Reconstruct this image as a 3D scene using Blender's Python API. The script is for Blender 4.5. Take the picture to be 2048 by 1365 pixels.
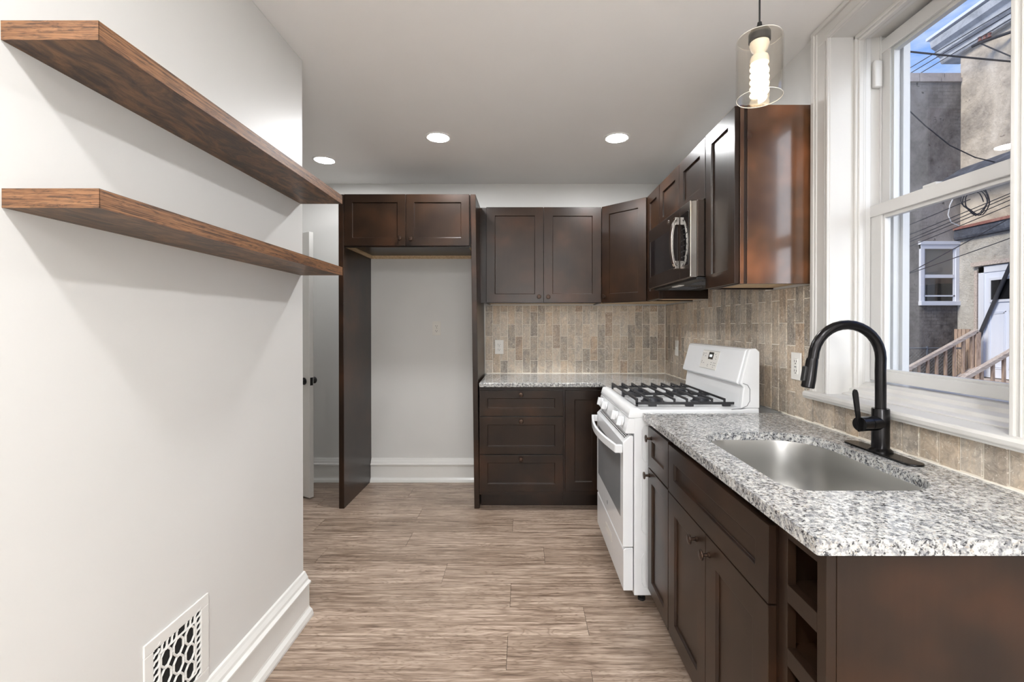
import bpy, bmesh, math, random
from mathutils import Vector, Matrix
random.seed(7)
for o in list(bpy.data.objects): bpy.data.objects.remove(o)
SC = bpy.context.scene
COL = SC.collection
PI = math.pi

# ------------------------------------------------------------------ camera
cam_d = bpy.data.cameras.new('camera')
cam = bpy.data.objects.new('camera', cam_d); COL.objects.link(cam)
FPX, CX, CY, PITCH, CAMH = 910.5, 1046.7, 656.7, 0.005, 1.3177
cam.location = (0, 0, CAMH)
cam.rotation_euler = (PI/2 - PITCH, 0, 0)
cam_d.sensor_fit = 'HORIZONTAL'; cam_d.sensor_width = 36
cam_d.lens = FPX/2048*36
cam_d.shift_x = (1024 - CX)/2048
cam_d.shift_y = (CY - 682.5)/2048
cam_d.clip_start = 0.02
SC.camera = cam

# ------------------------------------------------------------------ view
SC.view_settings.view_transform = 'Standard'
SC.view_settings.look = 'None'
SC.view_settings.gamma = 1
SC.view_settings.use_curve_mapping = False
SC.view_settings.exposure = 0.18

LAMP_E = 390.0        # recessed ceiling lights
FILL_GLOBE_E = 78.0        # added fill globe, unseen behind the viewpoint
SKY_PATCH_E = 4.2        # brightness of the sky patch added for the window reflection
BULB_E = 4.5        # pendant bulb

# ------------------------------------------------------------------ world: blue sky with thin clouds
W = bpy.data.worlds.new('sky'); SC.world = W; W.use_nodes = True
nt = W.node_tree; N = nt.nodes; L = nt.links
bg = N['Background']; bg.inputs[1].default_value = 1.25
tc = N.new('ShaderNodeTexCoord')
sep = N.new('ShaderNodeSeparateXYZ'); L.new(tc.outputs['Generated'], sep.inputs[0])
rmp = N.new('ShaderNodeValToRGB'); L.new(sep.outputs[2], rmp.inputs[0])
rmp.color_ramp.elements[0].position = 0.0; rmp.color_ramp.elements[0].color = (.30, .50, .92, 1)
rmp.color_ramp.elements[1].position = 0.75; rmp.color_ramp.elements[1].color = (.10, .25, .80, 1)
mp = N.new('ShaderNodeMapping'); mp.inputs['Scale'].default_value = (1.6, 1.6, 5.0)
L.new(tc.outputs['Generated'], mp.inputs[0])
nz = N.new('ShaderNodeTexNoise'); nz.inputs['Scale'].default_value = 3.2; nz.inputs['Detail'].default_value = 7
nz.inputs['Roughness'].default_value = .6
L.new(mp.outputs[0], nz.inputs[0])
r2 = N.new('ShaderNodeValToRGB'); L.new(nz.outputs[0], r2.inputs[0])
r2.color_ramp.elements[0].position = .46; r2.color_ramp.elements[1].position = .78
mx = N.new('ShaderNodeMixRGB'); L.new(r2.outputs[0], mx.inputs[0]); L.new(rmp.outputs[0], mx.inputs[1])
mx.inputs[2].default_value = (.85, .89, .96, 1)
# unseen bright sky patch, added so the window mirrors in the cabinet end panel
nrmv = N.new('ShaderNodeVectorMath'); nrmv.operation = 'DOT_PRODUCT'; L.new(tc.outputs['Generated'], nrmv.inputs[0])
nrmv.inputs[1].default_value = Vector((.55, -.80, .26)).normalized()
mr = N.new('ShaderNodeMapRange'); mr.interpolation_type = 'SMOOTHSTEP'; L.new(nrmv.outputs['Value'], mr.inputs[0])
mr.inputs[1].default_value = .90; mr.inputs[2].default_value = .97; mr.inputs[3].default_value = 1.0; mr.inputs[4].default_value = SKY_PATCH_E
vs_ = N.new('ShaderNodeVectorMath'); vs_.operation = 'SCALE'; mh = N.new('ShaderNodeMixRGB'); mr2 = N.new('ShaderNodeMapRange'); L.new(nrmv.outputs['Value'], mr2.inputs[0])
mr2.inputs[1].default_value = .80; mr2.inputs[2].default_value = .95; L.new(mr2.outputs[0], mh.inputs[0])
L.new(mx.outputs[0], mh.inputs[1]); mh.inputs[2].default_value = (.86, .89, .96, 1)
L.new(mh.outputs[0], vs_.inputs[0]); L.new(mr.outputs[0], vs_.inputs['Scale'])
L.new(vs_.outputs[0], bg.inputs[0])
sd = bpy.data.lights.new('sun', 'SUN'); sd.energy = 3.6; sd.angle = math.radians(25); sd.color = (1, .92, .80)
sun = bpy.data.objects.new('sun', sd); COL.objects.link(sun)
sun.rotation_euler = Vector((.75, .22, -.62)).to_track_quat('-Z', 'Y').to_euler()
sun.location = (3, 2, 12)

# ================================================================== materials
def s2l(c):
    return tuple(((v/255)/12.92 if v/255 <= .04045 else ((v/255+.055)/1.055)**2.4) for v in c) + (1,)

class NM:
    """node material builder"""
    def __init__(s, name, color=(200,200,200), rough=.5, metal=0, coat=0, spec=.5):
        s.m = bpy.data.materials.new(name); s.m.use_nodes = True
        s.n = s.m.node_tree.nodes; s.l = s.m.node_tree.links
        s.b = s.n['Principled BSDF']
        s.b.inputs['Base Color'].default_value = s2l(color)
        s.b.inputs['Roughness'].default_value = rough
        s.b.inputs['Metallic'].default_value = metal
        s.b.inputs['Coat Weight'].default_value = coat
        s.b.inputs['Coat Roughness'].default_value = .08
        s.b.inputs['Specular IOR Level'].default_value = spec
        s.geo = None
    def pos(s):
        if not s.geo: s.geo = s.n.new('ShaderNodeNewGeometry')
        return s.geo.outputs['Position']
    def mapping(s, scale=(1,1,1), src=None, loc=(0,0,0), rot=(0,0,0)):
        m = s.n.new('ShaderNodeMapping'); m.inputs['Scale'].default_value = scale
        m.inputs['Location'].default_value = loc; m.inputs['Rotation'].default_value = rot
        s.l.new(src or s.pos(), m.inputs[0]); return m.outputs[0]
    def noise(s, vec, scale=5, detail=3, rough=.5, dist=0):
        t = s.n.new('ShaderNodeTexNoise'); s.l.new(vec, t.inputs[0])
        t.inputs['Scale'].default_value = scale; t.inputs['Detail'].default_value = detail
        t.inputs['Roughness'].default_value = rough; t.inputs['Distortion'].default_value = dist
        return t.outputs[0]
    def vor(s, vec, scale=5, feature='F1', out='Distance', rand=1):
        t = s.n.new('ShaderNodeTexVoronoi'); t.feature = feature; s.l.new(vec, t.inputs['Vector'])
        t.inputs['Scale'].default_value = scale; t.inputs['Randomness'].default_value = rand
        return t.outputs[out]
    def ramp(s, fac, stops, interp='LINEAR'):
        r = s.n.new('ShaderNodeValToRGB'); r.color_ramp.interpolation = interp
        e = r.color_ramp.elements
        while len(e) < len(stops): e.new(.5)
        for i, (p, c) in enumerate(stops):
            e[i].position = p; e[i].color = s2l(c) if not isinstance(c, float) else (c, c, c, 1)
        s.l.new(fac, r.inputs[0]); return r.outputs[0]
    def mix(s, fac, a, b, mode='MIX'):
        m = s.n.new('ShaderNodeMixRGB'); m.blend_type = mode
        for i, v in enumerate((fac, a, b)):
            if hasattr(v, 'is_output'): s.l.new(v, m.inputs[i])
            elif isinstance(v, (int, float)): m.inputs[i].default_value = v if i == 0 else (v, v, v, 1)
            else: m.inputs[i].default_value = s2l(v)
        return m.outputs[0]
    def math(s, op, a, b=0.0):
        m = s.n.new('ShaderNodeMath'); m.operation = op
        for i, v in enumerate((a, b)):
            if hasattr(v, 'is_output'): s.l.new(v, m.inputs[i])
            else: m.inputs[i].default_value = v
        return m.outputs[0]
    def attr(s, name):
        a = s.n.new('ShaderNodeAttribute'); a.attribute_name = name; return a
    def color(s, o): s.l.new(o, s.b.inputs['Base Color']); return s
    def roughness(s, o): s.l.new(o, s.b.inputs['Roughness']); return s
    def bump(s, h, strength=.2, dist=.002):
        b = s.n.new('ShaderNodeBump'); b.inputs['Strength'].default_value = strength
        b.inputs['Distance'].default_value = dist
        s.l.new(h, b.inputs['Height']); s.l.new(b.outputs[0], s.b.inputs['Normal']); return s
    def vadd(s, a, b):
        m = s.n.new('ShaderNodeVectorMath'); m.operation = 'ADD'
        s.l.new(a, m.inputs[0]); s.l.new(b, m.inputs[1]); return m.outputs[0]
    def vmul(s, a, v):
        m = s.n.new('ShaderNodeVectorMath'); m.operation = 'MULTIPLY'
        s.l.new(a, m.inputs[0]); m.inputs[1].default_value = v; return m.outputs[0]

M = {}
def paint(key, col, rough=.5, bs=.12, sc=14, coat=0):
    m = NM(key, col, rough, coat=coat)
    h = m.noise(m.pos(), sc, 5, .55)
    m.bump(h, bs, .004)
    c2 = tuple(max(0, v-5) for v in col)
    m.color(m.mix(m.noise(m.pos(), 3, 3), col, c2))
    M[key] = m.m
paint('wall_paint', (216, 215, 212), .42, .16, 9)
paint('ceiling_paint', (248, 247, 245), .6, .08, 8)
paint('trim_paint', (226, 225, 221), .28, .1, 16)
paint('window_paint', (206, 204, 200), .3, .12, 30)
paint('vinyl', (212, 211, 209), .3, .0)
paint('plate_white', (232, 230, 224), .35, .0)
paint('plate_painted', (222, 219, 212), .4, .0)
paint('enamel', (236, 238, 240), .14, .0)
paint('enamel_grey', (205, 208, 211), .22, .0)

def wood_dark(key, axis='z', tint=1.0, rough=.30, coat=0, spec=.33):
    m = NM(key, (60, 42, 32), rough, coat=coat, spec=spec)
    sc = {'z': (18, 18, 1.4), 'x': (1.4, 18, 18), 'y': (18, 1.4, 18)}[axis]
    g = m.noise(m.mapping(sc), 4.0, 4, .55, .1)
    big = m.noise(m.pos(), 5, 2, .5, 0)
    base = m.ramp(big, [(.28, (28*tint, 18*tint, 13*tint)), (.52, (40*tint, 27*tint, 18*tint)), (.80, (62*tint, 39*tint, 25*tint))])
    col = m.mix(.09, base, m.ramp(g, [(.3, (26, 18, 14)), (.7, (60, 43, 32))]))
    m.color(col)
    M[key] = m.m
wood_dark('cabinet_wood', 'z')
wood_dark('cabinet_wood_side', 'z', 1.05)
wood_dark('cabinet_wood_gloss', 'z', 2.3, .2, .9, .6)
M['cabinet_shadow'] = NM('cabinet_shadow', (30, 24, 21), .5).m
m = NM('maple_ply', (205, 178, 138), .5)
m.color(m.ramp(m.noise(m.mapping((20, 2, 20)), 5, 4), [(.3, (190, 160, 120)), (.7, (218, 194, 156))]))
M['maple_ply'] = m.m
m = NM('bronze', (42, 36, 33), .32, metal=.7)
m.color(m.ramp(m.noise(m.pos(), 160, 2), [(.35, (30, 26, 25)), (.7, (88, 66, 52))]))
M['bronze'] = m.m
M['faucet_black'] = NM('faucet_black', (44, 43, 44), .24, metal=.85).m
M['matte_black'] = NM('matte_black', (24, 24, 25), .45).m
M['black_hole'] = NM('black_hole', (12, 12, 12), .8).m
M['iron'] = NM('iron', (38, 38, 41), .5, metal=.2).m
M['burner'] = NM('burner', (48, 50, 56), .45, metal=.3).m

# shelf wood, rustic, grain along Y
m = NM('rustic_wood', (120, 75, 45), .42)
g = m.noise(m.mapping((40, 2.2, 40)), 3.0, 7, .65, .6)
bl = m.noise(m.mapping((13, 4.6, 9)), 1.5, 6, .7, 1.6)
base = m.ramp(bl, [(.38, (34, 27, 24)), (.46, (72, 52, 38)), (.54, (106, 77, 52)), (.66, (140, 104, 70))])
c = m.mix(.28, base, m.ramp(g, [(.32, (52, 37, 28)), (.5, (108, 78, 53)), (.72, (146, 108, 74))]))
m.color(c); m.bump(g, .15, .001); M['rustic_wood'] = m.m
m = NM('rustic_edge', (150, 95, 58), .45)
g = m.noise(m.mapping((4, 1.4, 130)), 2.4, 5, .65, .2)
kn = m.noise(m.mapping((16, 11, 90)), 1.5, 4, .6, 1.5)
c = m.mix(.55, m.ramp(g, [(.40, (70, 46, 31)), (.5, (122, 83, 54)), (.60, (166, 122, 84))]),
          m.ramp(kn, [(.42, (44, 31, 24)), (.48, (110, 76, 50)), (.8, (146, 104, 70))]))
m.color(c); m.bump(g, .15, .001); M['rustic_edge'] = m.m

# floor planks (grain along X)
m = NM('plank_floor', (150, 130, 112), .34)
at = m.attr('rnd')
off = m.vmul(at.outputs['Color'], (17, 9, 5))
p = m.vadd(m.pos(), off)
g1 = m.noise(m.mapping((1.6, 26, 1), p), 2.2, 7, .62, .5)
g2 = m.noise(m.mapping((2.2, 70, 1), p), 3.0, 5, .7, .25)
cat = m.noise(m.mapping((1.0, 7, 1), p), 1.7, 2, .5, 2.2)
ring = m.n.new('ShaderNodeMath'); ring.operation = 'SINE'
m.l.new(m.math('MULTIPLY', cat, 62.0), ring.inputs[0])
rg = m.ramp(m.math('ADD', m.math('MULTIPLY', ring.outputs[0], .5), .5), [(.0, (206, 200, 195)), (.25, (242, 240, 238)), (1, (255, 255, 255))])
base = m.ramp(g1, [(.32, (134, 114, 99)), (.43, (168, 148, 131)), (.53, (194, 174, 157)), (.66, (220, 202, 185))])
c = m.mix(1.0, base, m.ramp(g2, [(.36, (172, 163, 157)), (.46, (234, 231, 229)), (.58, (255, 255, 255))]), 'MULTIPLY')
c = m.mix(.75, c, rg, 'MULTIPLY')
sepr = m.n.new('ShaderNodeSeparateColor'); m.l.new(at.outputs['Color'], sepr.inputs[0])
c = m.mix(1.0, c, m.ramp(sepr.outputs[0], [(0, (222, 219, 216)), (1, (255, 255, 255))]), 'MULTIPLY')
m.color(c); m.bump(g2, .08, .001); M['plank_floor'] = m.m
M['seam_dark'] = NM('seam_dark', (58, 48, 42), .8).m

# travertine
m = NM('travertine', (180, 160, 140), .5)
at = m.attr('rnd')
sepr = m.n.new('ShaderNodeSeparateColor'); m.l.new(at.outputs['Color'], sepr.inputs[0])
off = m.vmul(at.outputs['Color'], (7, 11, 5))
p = m.vadd(m.pos(), off)
tcol = m.ramp(sepr.outputs[0], [(0, (116, 112, 108)), (.16, (148, 141, 133)), (.32, (192, 178, 160)), (.5, (212, 203, 190)),
                               (.64, (198, 176, 150)), (.76, (218, 208, 194)), (.87, (168, 160, 150)), (.95, (172, 142, 114)), (1, (142, 114, 94))])
n1 = m.noise(p, 34, 8, .72, 1.6)
n2 = m.noise(m.mapping((1, 1, .5), p), 12, 4, .6, 1.4)
c = m.mix(.42, tcol, m.ramp(n1, [(.36, (104, 97, 91)), (.46, (168, 156, 142)), (.54, (206, 194, 178)), (.64, (238, 228, 212))]))
c = m.mix(.26, c, m.ramp(n2, [(.38, (116, 110, 104)), (.5, (184, 168, 148)), (.62, (214, 186, 152))]))
c = m.mix(m.ramp(m.noise(p, 120, 3, .6, .5), [(.60, 0.0), (.66, .8)]), c, (232, 226, 214))
m.color(m.mix(1.0, c, (255, 255, 255), 'MULTIPLY'))
pit = m.noise(p, 90, 4, .6)
m.bump(m.ramp(pit, [(.35, 0.0), (.5, 1.0)]), .35, .002); M['travertine'] = m.m
m = NM('grout', (244, 238, 226), .8); m.bump(m.noise(m.pos(), 300, 2), .2, .001); M['grout'] = m.m

# granite
m = NM('granite', (205, 205, 200), .09, coat=.0, spec=.55)
v = m.vadd(m.pos(), m.vmul(m.noise(m.pos(), 60, 2), (.008, .008, .008)))
vc = m.n.new('ShaderNodeTexVoronoi'); m.l.new(v, vc.inputs['Vector']); vc.inputs['Scale'].default_value = 260
sp = m.n.new('ShaderNodeSeparateColor'); m.l.new(vc.outputs['Color'], sp.inputs[0])
c = m.ramp(sp.outputs[0], [(0, (150, 150, 150)), (.25, (172, 173, 172)), (.5, (188, 188, 186)), (.75, (200, 199, 196)), (.92, (184, 179, 170)), (1, (160, 152, 142))])
gn = m.noise(m.pos(), 75, 6, .72)
c = m.mix(m.ramp(gn, [(.47, 0.0), (.54, .6), (.64, .9)]), c, (108, 111, 117))
bn = m.noise(m.mapping((1, 1, 1), loc=(3, 5, 1)), 135, 4, .62, .2)
c = m.mix(m.ramp(bn, [(.545, 0.0), (.59, .92)]), c, (42, 43, 48))
wn = m.noise(m.mapping((1, 1, 1), loc=(9, 2, 7)), 60, 4, .65)
c = m.mix(m.ramp(wn, [(.53, 0.0), (.62, .75)]), c, (212, 212, 209))
m.color(c); M['granite'] = m.m

# metals / glass
m = NM('sink_steel', (194, 193, 190), .33, metal=1)
m.bump(m.noise(m.mapping((4, 4, 300)), 3, 3), .05, .0005); M['sink_steel'] = m.m
m = NM('black_stainless', (92, 82, 76), .22, metal=.9); M['black_stainless'] = m.m
M['steel'] = NM('steel', (205, 200, 194), .13, metal=1).m
M['dark_glass'] = NM('dark_glass', (20, 20, 22), .06, spec=.7).m
M['oven_glass'] = NM('oven_glass', (138, 142, 145), .05, spec=.7).m
M['display_black'] = NM('display_black', (22, 24, 26), .2).m
M['mark_dim'] = NM('mark_dim', (30, 31, 32), .35).m
M['mark_grey'] = NM('mark_grey', (120, 122, 124), .5).m

def thin_glass(key, tint, refl=1.0, rough=0.0):
    mt = bpy.data.materials.new(key); mt.use_nodes = True
    n = mt.node_tree.nodes; l = mt.node_tree.links
    n.remove(n['Principled BSDF']); out = n['Material Output']
    tr = n.new('ShaderNodeBsdfTransparent'); tr.inputs[0].default_value = tint
    gl = n.new('ShaderNodeBsdfGlossy'); gl.inputs['Roughness'].default_value = rough
    fr = n.new('ShaderNodeFresnel'); ge = n.new('ShaderNodeNewGeometry')
    mi = n.new('ShaderNodeMath'); mi.operation = 'MULTIPLY_ADD'      # index seen from either face of the pane
    l.new(ge.outputs['Backfacing'], mi.inputs[0]); mi.inputs[1].default_value = 1/1.5-1.5; mi.inputs[2].default_value = 1.5
    l.new(mi.outputs[0], fr.inputs[0])
    mu = n.new('ShaderNodeMath'); mu.operation = 'MULTIPLY'; mu.inputs[1].default_value = refl
    l.new(fr.outputs[0], mu.inputs[0])
    mxs = n.new('ShaderNodeMixShader'); l.new(mu.outputs[0], mxs.inputs[0])
    l.new(tr.outputs[0], mxs.inputs[1]); l.new(gl.outputs[0], mxs.inputs[2])
    l.new(mxs.outputs[0], out.inputs[0]); M[key] = mt
thin_glass('window_glass', (.97, .98, .98, 1), 1.0)
thin_glass('shade_glass', (.992, .982, .962, 1), 1.15)
def emit(key, col, e):
    mt = bpy.data.materials.new(key); mt.use_nodes = True
    n = mt.node_tree.nodes; l = mt.node_tree.links
    b = n['Principled BSDF']; b.inputs['Base Color'].default_value = (.9, .9, .9, 1)
    b.inputs['Emission Color'].default_value = col; b.inputs['Emission Strength'].default_value = e
    M[key] = mt
emit('lamp_lens', (.985, .99, 1, 1), LAMP_E)
emit('hall_lens', (.985, .99, 1, 1), LAMP_E*.42)
emit('fill_glow', (.985, .99, 1, 1), FILL_GLOBE_E)
emit('bulb_glow', (1, .76, .46, 1), BULB_E)
emit('digits', (.9, .97, 1, 1), 1.2)
M['bulb_base'] = NM('bulb_base', (238, 226, 205), .4).m
M['glass_rim'] = NM('glass_rim', (235, 232, 226), .05, spec=.8).m

# exterior
def stucco(key, stops, sc=1.2, dark=None, bs=.6, streak=None, brick=False):
    m = NM(key, stops[0][1], .9)
    n1 = m.noise(m.mapping((1, 1, streak or 1)), sc, 7, .62, .5)
    n2 = m.noise(m.pos(), sc*9, 5, .7)
    c = m.ramp(n1, stops)
    c = m.mix(m.ramp(n2, [(.3, 0.0), (.75, .45)]), c, stops[-1][1])
    n3 = m.noise(m.mapping((1, 1, 1), loc=(5, 3, 1)), sc*6, 4, .7)
    c = m.mix(m.ramp(n3, [(.66, 0.0), (.70, .8)]), c, dark or (90, 80, 76))
    if brick:
        br = m.n.new('ShaderNodeTexBrick'); m.l.new(m.mapping((1, 1, 1), rot=(PI/2, 0, 0)), br.inputs[0])
        br.inputs['Scale'].default_value = 1; br.inputs['Brick Width'].default_value = .22; br.inputs['Row Height'].default_value = .075
        br.inputs['Mortar Size'].default_value = .008; br.inputs['Mortar Smooth'].default_value = .3
        n4 = m.noise(m.pos(), .9, 4, .6)
        msk = m.math('MULTIPLY', br.outputs['Fac'], m.ramp(n4, [(.52, 0.0), (.64, .5)]))
        c = m.mix(msk, c, (70, 64, 60))
    m.color(c); m.bump(n2, bs, .03); M[key] = m.m
stucco('stucco_grey', [(.36, (66, 61, 58)), (.49, (110, 105, 100)), (.62, (158, 152, 146))], .9, (60, 56, 54), .7, .5, True)
stucco('stucco_tan', [(.36, (140, 130, 118)), (.5, (188, 175, 157)), (.64, (220, 208, 190))], 1.3, (120, 104, 96), .9)
stucco('whitewashed_stone', [(.3, (166, 158, 148)), (.5, (205, 198, 186)), (.7, (226, 220, 208))], 3, (140, 112, 100), 1.4)
stucco('coping', [(.3, (150, 142, 138)), (.5, (184, 172, 164)), (.7, (200, 192, 186))], 3)
stucco('cornice_grey', [(.3, (150, 152, 155)), (.5, (186, 188, 190)), (.7, (212, 213, 214))], 3)
stucco('tar_felt', [(.3, (46, 48, 56)), (.5, (72, 76, 86)), (.7, (108, 114, 126))], 5)
stucco('red_flashing', [(.3, (120, 74, 66)), (.5, (150, 98, 88)), (.7, (176, 134, 122))], 5)
stucco('concrete', [(.3, (110, 106, 102)), (.5, (134, 130, 126)), (.7, (156, 152, 146))], 2)
m = NM('weathered_wood', (165, 148, 134), .8)
m.color(m.ramp(m.noise(m.mapping((2, 12, 12)), 3, 6, .65), [(.3, (150, 134, 124)), (.5, (190, 175, 163)), (.7, (214, 202, 192))])); M['weathered_wood'] = m.m
m = NM('raw_wood', (165, 135, 112), .8)
m.color(m.ramp(m.noise(m.mapping((12, 12, 2)), 3, 6, .65), [(.3, (140, 116, 98)), (.5, (182, 156, 136)), (.7, (204, 182, 162))])); M['raw_wood'] = m.m
M['wire_black'] = NM('wire_black', (44, 46, 52), .6).m
M['wire_white'] = NM('wire_white', (210, 208, 204), .6).m
M['pipe_grey'] = NM('pipe_grey', (62, 62, 66), .5, metal=.3).m
M['door_white'] = NM('door_white', (226, 230, 240), .4).m
M['frame_white'] = NM('frame_white', (222, 224, 230), .4).m
M['curtain'] = NM('curtain', (120, 120, 116), .8).m
M['galvanised'] = NM('galvanised', (120, 124, 130), .5, metal=.6).m

# ================================================================== mesh helpers
class MB:
    def __init__(s): s.v = []; s.f = []; s.mi = []; s.rn = []; s.cur = 0; s.r = None
    def add(s, vs, fs):
        o = len(s.v); s.v += [tuple(v) for v in vs]
        for f in fs: s.f.append(tuple(i+o for i in f)); s.mi.append(s.cur); s.rn.append(s.r)
        return s
    def box(s, x0, x1, y0, y1, z0, z1):
        if x0 > x1: x0, x1 = x1, x0
        if y0 > y1: y0, y1 = y1, y0
        if z0 > z1: z0, z1 = z1, z0
        return s.add([(x0,y0,z0),(x1,y0,z0),(x1,y1,z0),(x0,y1,z0),(x0,y0,z1),(x1,y0,z1),(x1,y1,z1),(x0,y1,z1)],
                     [(0,3,2,1),(4,5,6,7),(0,1,5,4),(1,2,6,5),(2,3,7,6),(3,0,4,7)])
    def prism(s, poly, axis, a, b):
        """poly: 2D points; axis x: (y,z), y: (x,z), z: (x,y)"""
        def mk(p, t):
            if axis == 'x': return (t, p[0], p[1])
            if axis == 'y': return (p[0], t, p[1])
            return (p[0], p[1], t)
        n = len(poly); ar = sum(poly[i][0]*poly[(i+1)%n][1]-poly[(i+1)%n][0]*poly[i][1] for i in range(n))
        if (ar < 0) != (axis == 'y'): poly = poly[::-1]
        if a > b: a, b = b, a
        vs = [mk(p, a) for p in poly] + [mk(p, b) for p in poly]
        return s.add(vs, [tuple(range(n))[::-1], tuple(range(n, 2*n))] + [(i, (i+1) % n, n+(i+1) % n, n+i) for i in range(n)])
    def tube(s, pts, r, seg=10, caps=True, up=None):
        pts = [Vector(p) for p in pts]; n = len(pts)
        rs = r if isinstance(r, (list, tuple)) else [r]*n
        tang = [(pts[min(i+1, n-1)]-pts[max(i-1, 0)]).normalized() for i in range(n)]
        ref = Vector((0, 0, 1)) if abs(tang[0].z) < .9 else Vector((1, 0, 0))
        a = tang[0].cross(ref).normalized(); vs = []
        for i in range(n):
            a = (a - tang[i]*a.dot(tang[i])).normalized(); b = tang[i].cross(a)
            for k in range(seg):
                t = 2*PI*k/seg; vs.append(pts[i] + (a*math.cos(t)+b*math.sin(t))*rs[i])
        fs = []
        for i in range(n-1):
            for k in range(seg):
                k2 = (k+1) % seg; fs.append((i*seg+k, i*seg+k2, (i+1)*seg+k2, (i+1)*seg+k))
        if caps: fs += [tuple(range(seg))[::-1], tuple((n-1)*seg+k for k in range(seg))]
        return s.add(vs, fs)
    def lathe(s, prof, c=(0,0,0), axis='z', seg=24, closed=False):
        """prof: list of (r, t) along axis"""
        vs = []
        for (r, t) in prof:
            for k in range(seg):
                a = 2*PI*k/seg; u, w = r*math.cos(a), r*math.sin(a)
                if axis == 'z': p = (u, w, t)
                elif axis == '-y': p = (u, -t, w)
                elif axis == 'y': p = (w, t, u)
                else: p = (t, u, w)
                vs.append((p[0]+c[0], p[1]+c[1], p[2]+c[2]))
        n = len(prof); fs = []
        rng = range(n) if closed else range(n-1)
        for i in rng:
            j = (i+1) % n
            for k in range(seg):
                k2 = (k+1) % seg; fs.append((i*seg+k, i*seg+k2, j*seg+k2, j*seg+k))
        if not closed:
            if prof[0][0] > 1e-6: fs.append(tuple(range(seg))[::-1])
            if prof[-1][0] > 1e-6: fs.append(tuple((n-1)*seg+k for k in range(seg)))
        return s.add(vs, fs)
    def build(s, name, mat, parent=None, smooth=False, bevel=0, segs=2, wrld=None):
        me = bpy.data.meshes.new(name); me.from_pydata(s.v, [], s.f)
        mats = mat if isinstance(mat, (list, tuple)) else [mat]
        for mm in mats: me.materials.append(M[mm])
        for p, i in zip(me.polygons, s.mi): p.material_index = min(i, len(mats)-1)
        if any(r is not None for r in s.rn):
            ca = me.color_attributes.new('rnd', 'FLOAT_COLOR', 'CORNER')
            for p, r in zip(me.polygons, s.rn):
                r = r or (.5, .5, .5)
                for li in p.loop_indices: ca.data[li].color = (*r, 1)
        bm = bmesh.new(); bm.from_mesh(me)
        bmesh.ops.remove_doubles(bm, verts=bm.verts, dist=1e-6) if smooth else None
        bmesh.ops.recalc_face_normals(bm, faces=bm.faces); bm.to_mesh(me); bm.free()
        if smooth:
            for p in me.polygons: p.use_smooth = True
            me.set_sharp_from_angle(angle=math.radians(38))
        o = bpy.data.objects.new(name, me); COL.objects.link(o)
        if parent: o.parent = parent
        if bevel:
            b = o.modifiers.new('bevel', 'BEVEL'); b.width = bevel; b.segments = segs
            b.limit_method = 'ANGLE'; b.angle_limit = math.radians(40); b.harden_normals = False
        return o

def thing(name, label, cat, loc=(0,0,0), rotz=0, group=None, kind=None):
    o = bpy.data.objects.new(name, None); COL.objects.link(o); o.empty_display_size = .1
    o.location = loc; o.rotation_euler = (0, 0, rotz)
    if kind: o['kind'] = kind
    o['label'] = label; o['category'] = cat
    if group: o['group'] = group
    return o
def tag(o, label, cat, group=None, kind=None):
    o['label'] = label; o['category'] = cat
    if group: o['group'] = group
    if kind: o['kind'] = kind
    return o
def struct(o, label=None, cat=None):
    o['kind'] = 'structure'
    if label: o['label'] = label
    if cat: o['category'] = cat
    return o
def B(*a): return MB().box(*a)
def text_mesh(txt, size, name, mat, parent, loc, rot, depth=.0006):
    cu = bpy.data.curves.new(name, 'FONT'); cu.body = txt; cu.size = size; cu.extrude = depth
    cu.align_x = 'CENTER'; cu.align_y = 'CENTER'
    o = bpy.data.objects.new(name, cu); COL.objects.link(o)
    me = bpy.data.meshes.new_from_object(o); bpy.data.objects.remove(o); bpy.data.curves.remove(cu)
    me.materials.clear(); me.materials.append(M[mat])
    o = bpy.data.objects.new(name, me); COL.objects.link(o); o.parent = parent
    o.location = loc; o.rotation_euler = rot; return o

XR, XL, YB, ZC = 1.21, -1.0, 3.86, 2.52
WEY = 2.0675      # end of left wall
Y0 = -3.0         # wall behind the camera
HX = -2.28        # hall side wall

# ================================================================== room shell
mb = MB(); mb.box(HX-.1, XR+.25, Y0-.1, YB+.1, -.1, -.003)
mb.cur = 1
rows = {0: -.727, 1: -.07, 2: -.704, 3: .12, 4: -.42, 5: -.063, 6: .28, 7: -.066, 8: .258}
y = 3.295 + .195*3; i = -3
while y > Y0:
    ya, yb = y-.195, y
    j = rows.get(i, random.uniform(-.6, .6)); Lp = 1.28
    x = j - Lp*4
    while x < XR+.2:
        x0, x1 = max(x, HX), min(x+Lp, XR+.2)
        if x1-x0 > .01 and ya < YB:
            mb.r = (random.random(), random.random(), random.random())
            mb.box(x0+.0009, x1-.0009, max(ya, Y0)+.0008, min(yb, YB)-.0008, -.003, 0)
        x += Lp
    y -= .195; i += 1
struct(mb.build('floor', ['seam_dark', 'plank_floor']), 'grey-brown wood plank floor running across the kitchen', 'floor')
struct(B(HX-.1, XR+.27, Y0-.1, YB+.1, ZC, ZC+.12).build('ceiling', 'ceiling_paint'), 'plain off-white ceiling with recessed lights', 'ceiling')
struct(B(XL-.13, XL, Y0, WEY, 0, ZC).build('wall_left', 'wall_paint', bevel=.006, segs=3), 'off-white painted wall carrying two wooden shelves', 'wall')
struct(B(HX-.1, XR+.27, YB, YB+.12, 0, ZC).build('wall_back', 'wall_paint'), 'off-white wall behind the cabinets and refrigerator space', 'wall')
struct(B(HX-.1, XR+.27, Y0-.12, Y0, 0, ZC).build('wall_rear', 'wall_paint'))
struct(B(HX-.1, HX, .9, YB, 0, ZC).build('wall_hall', 'wall_paint'))
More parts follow.
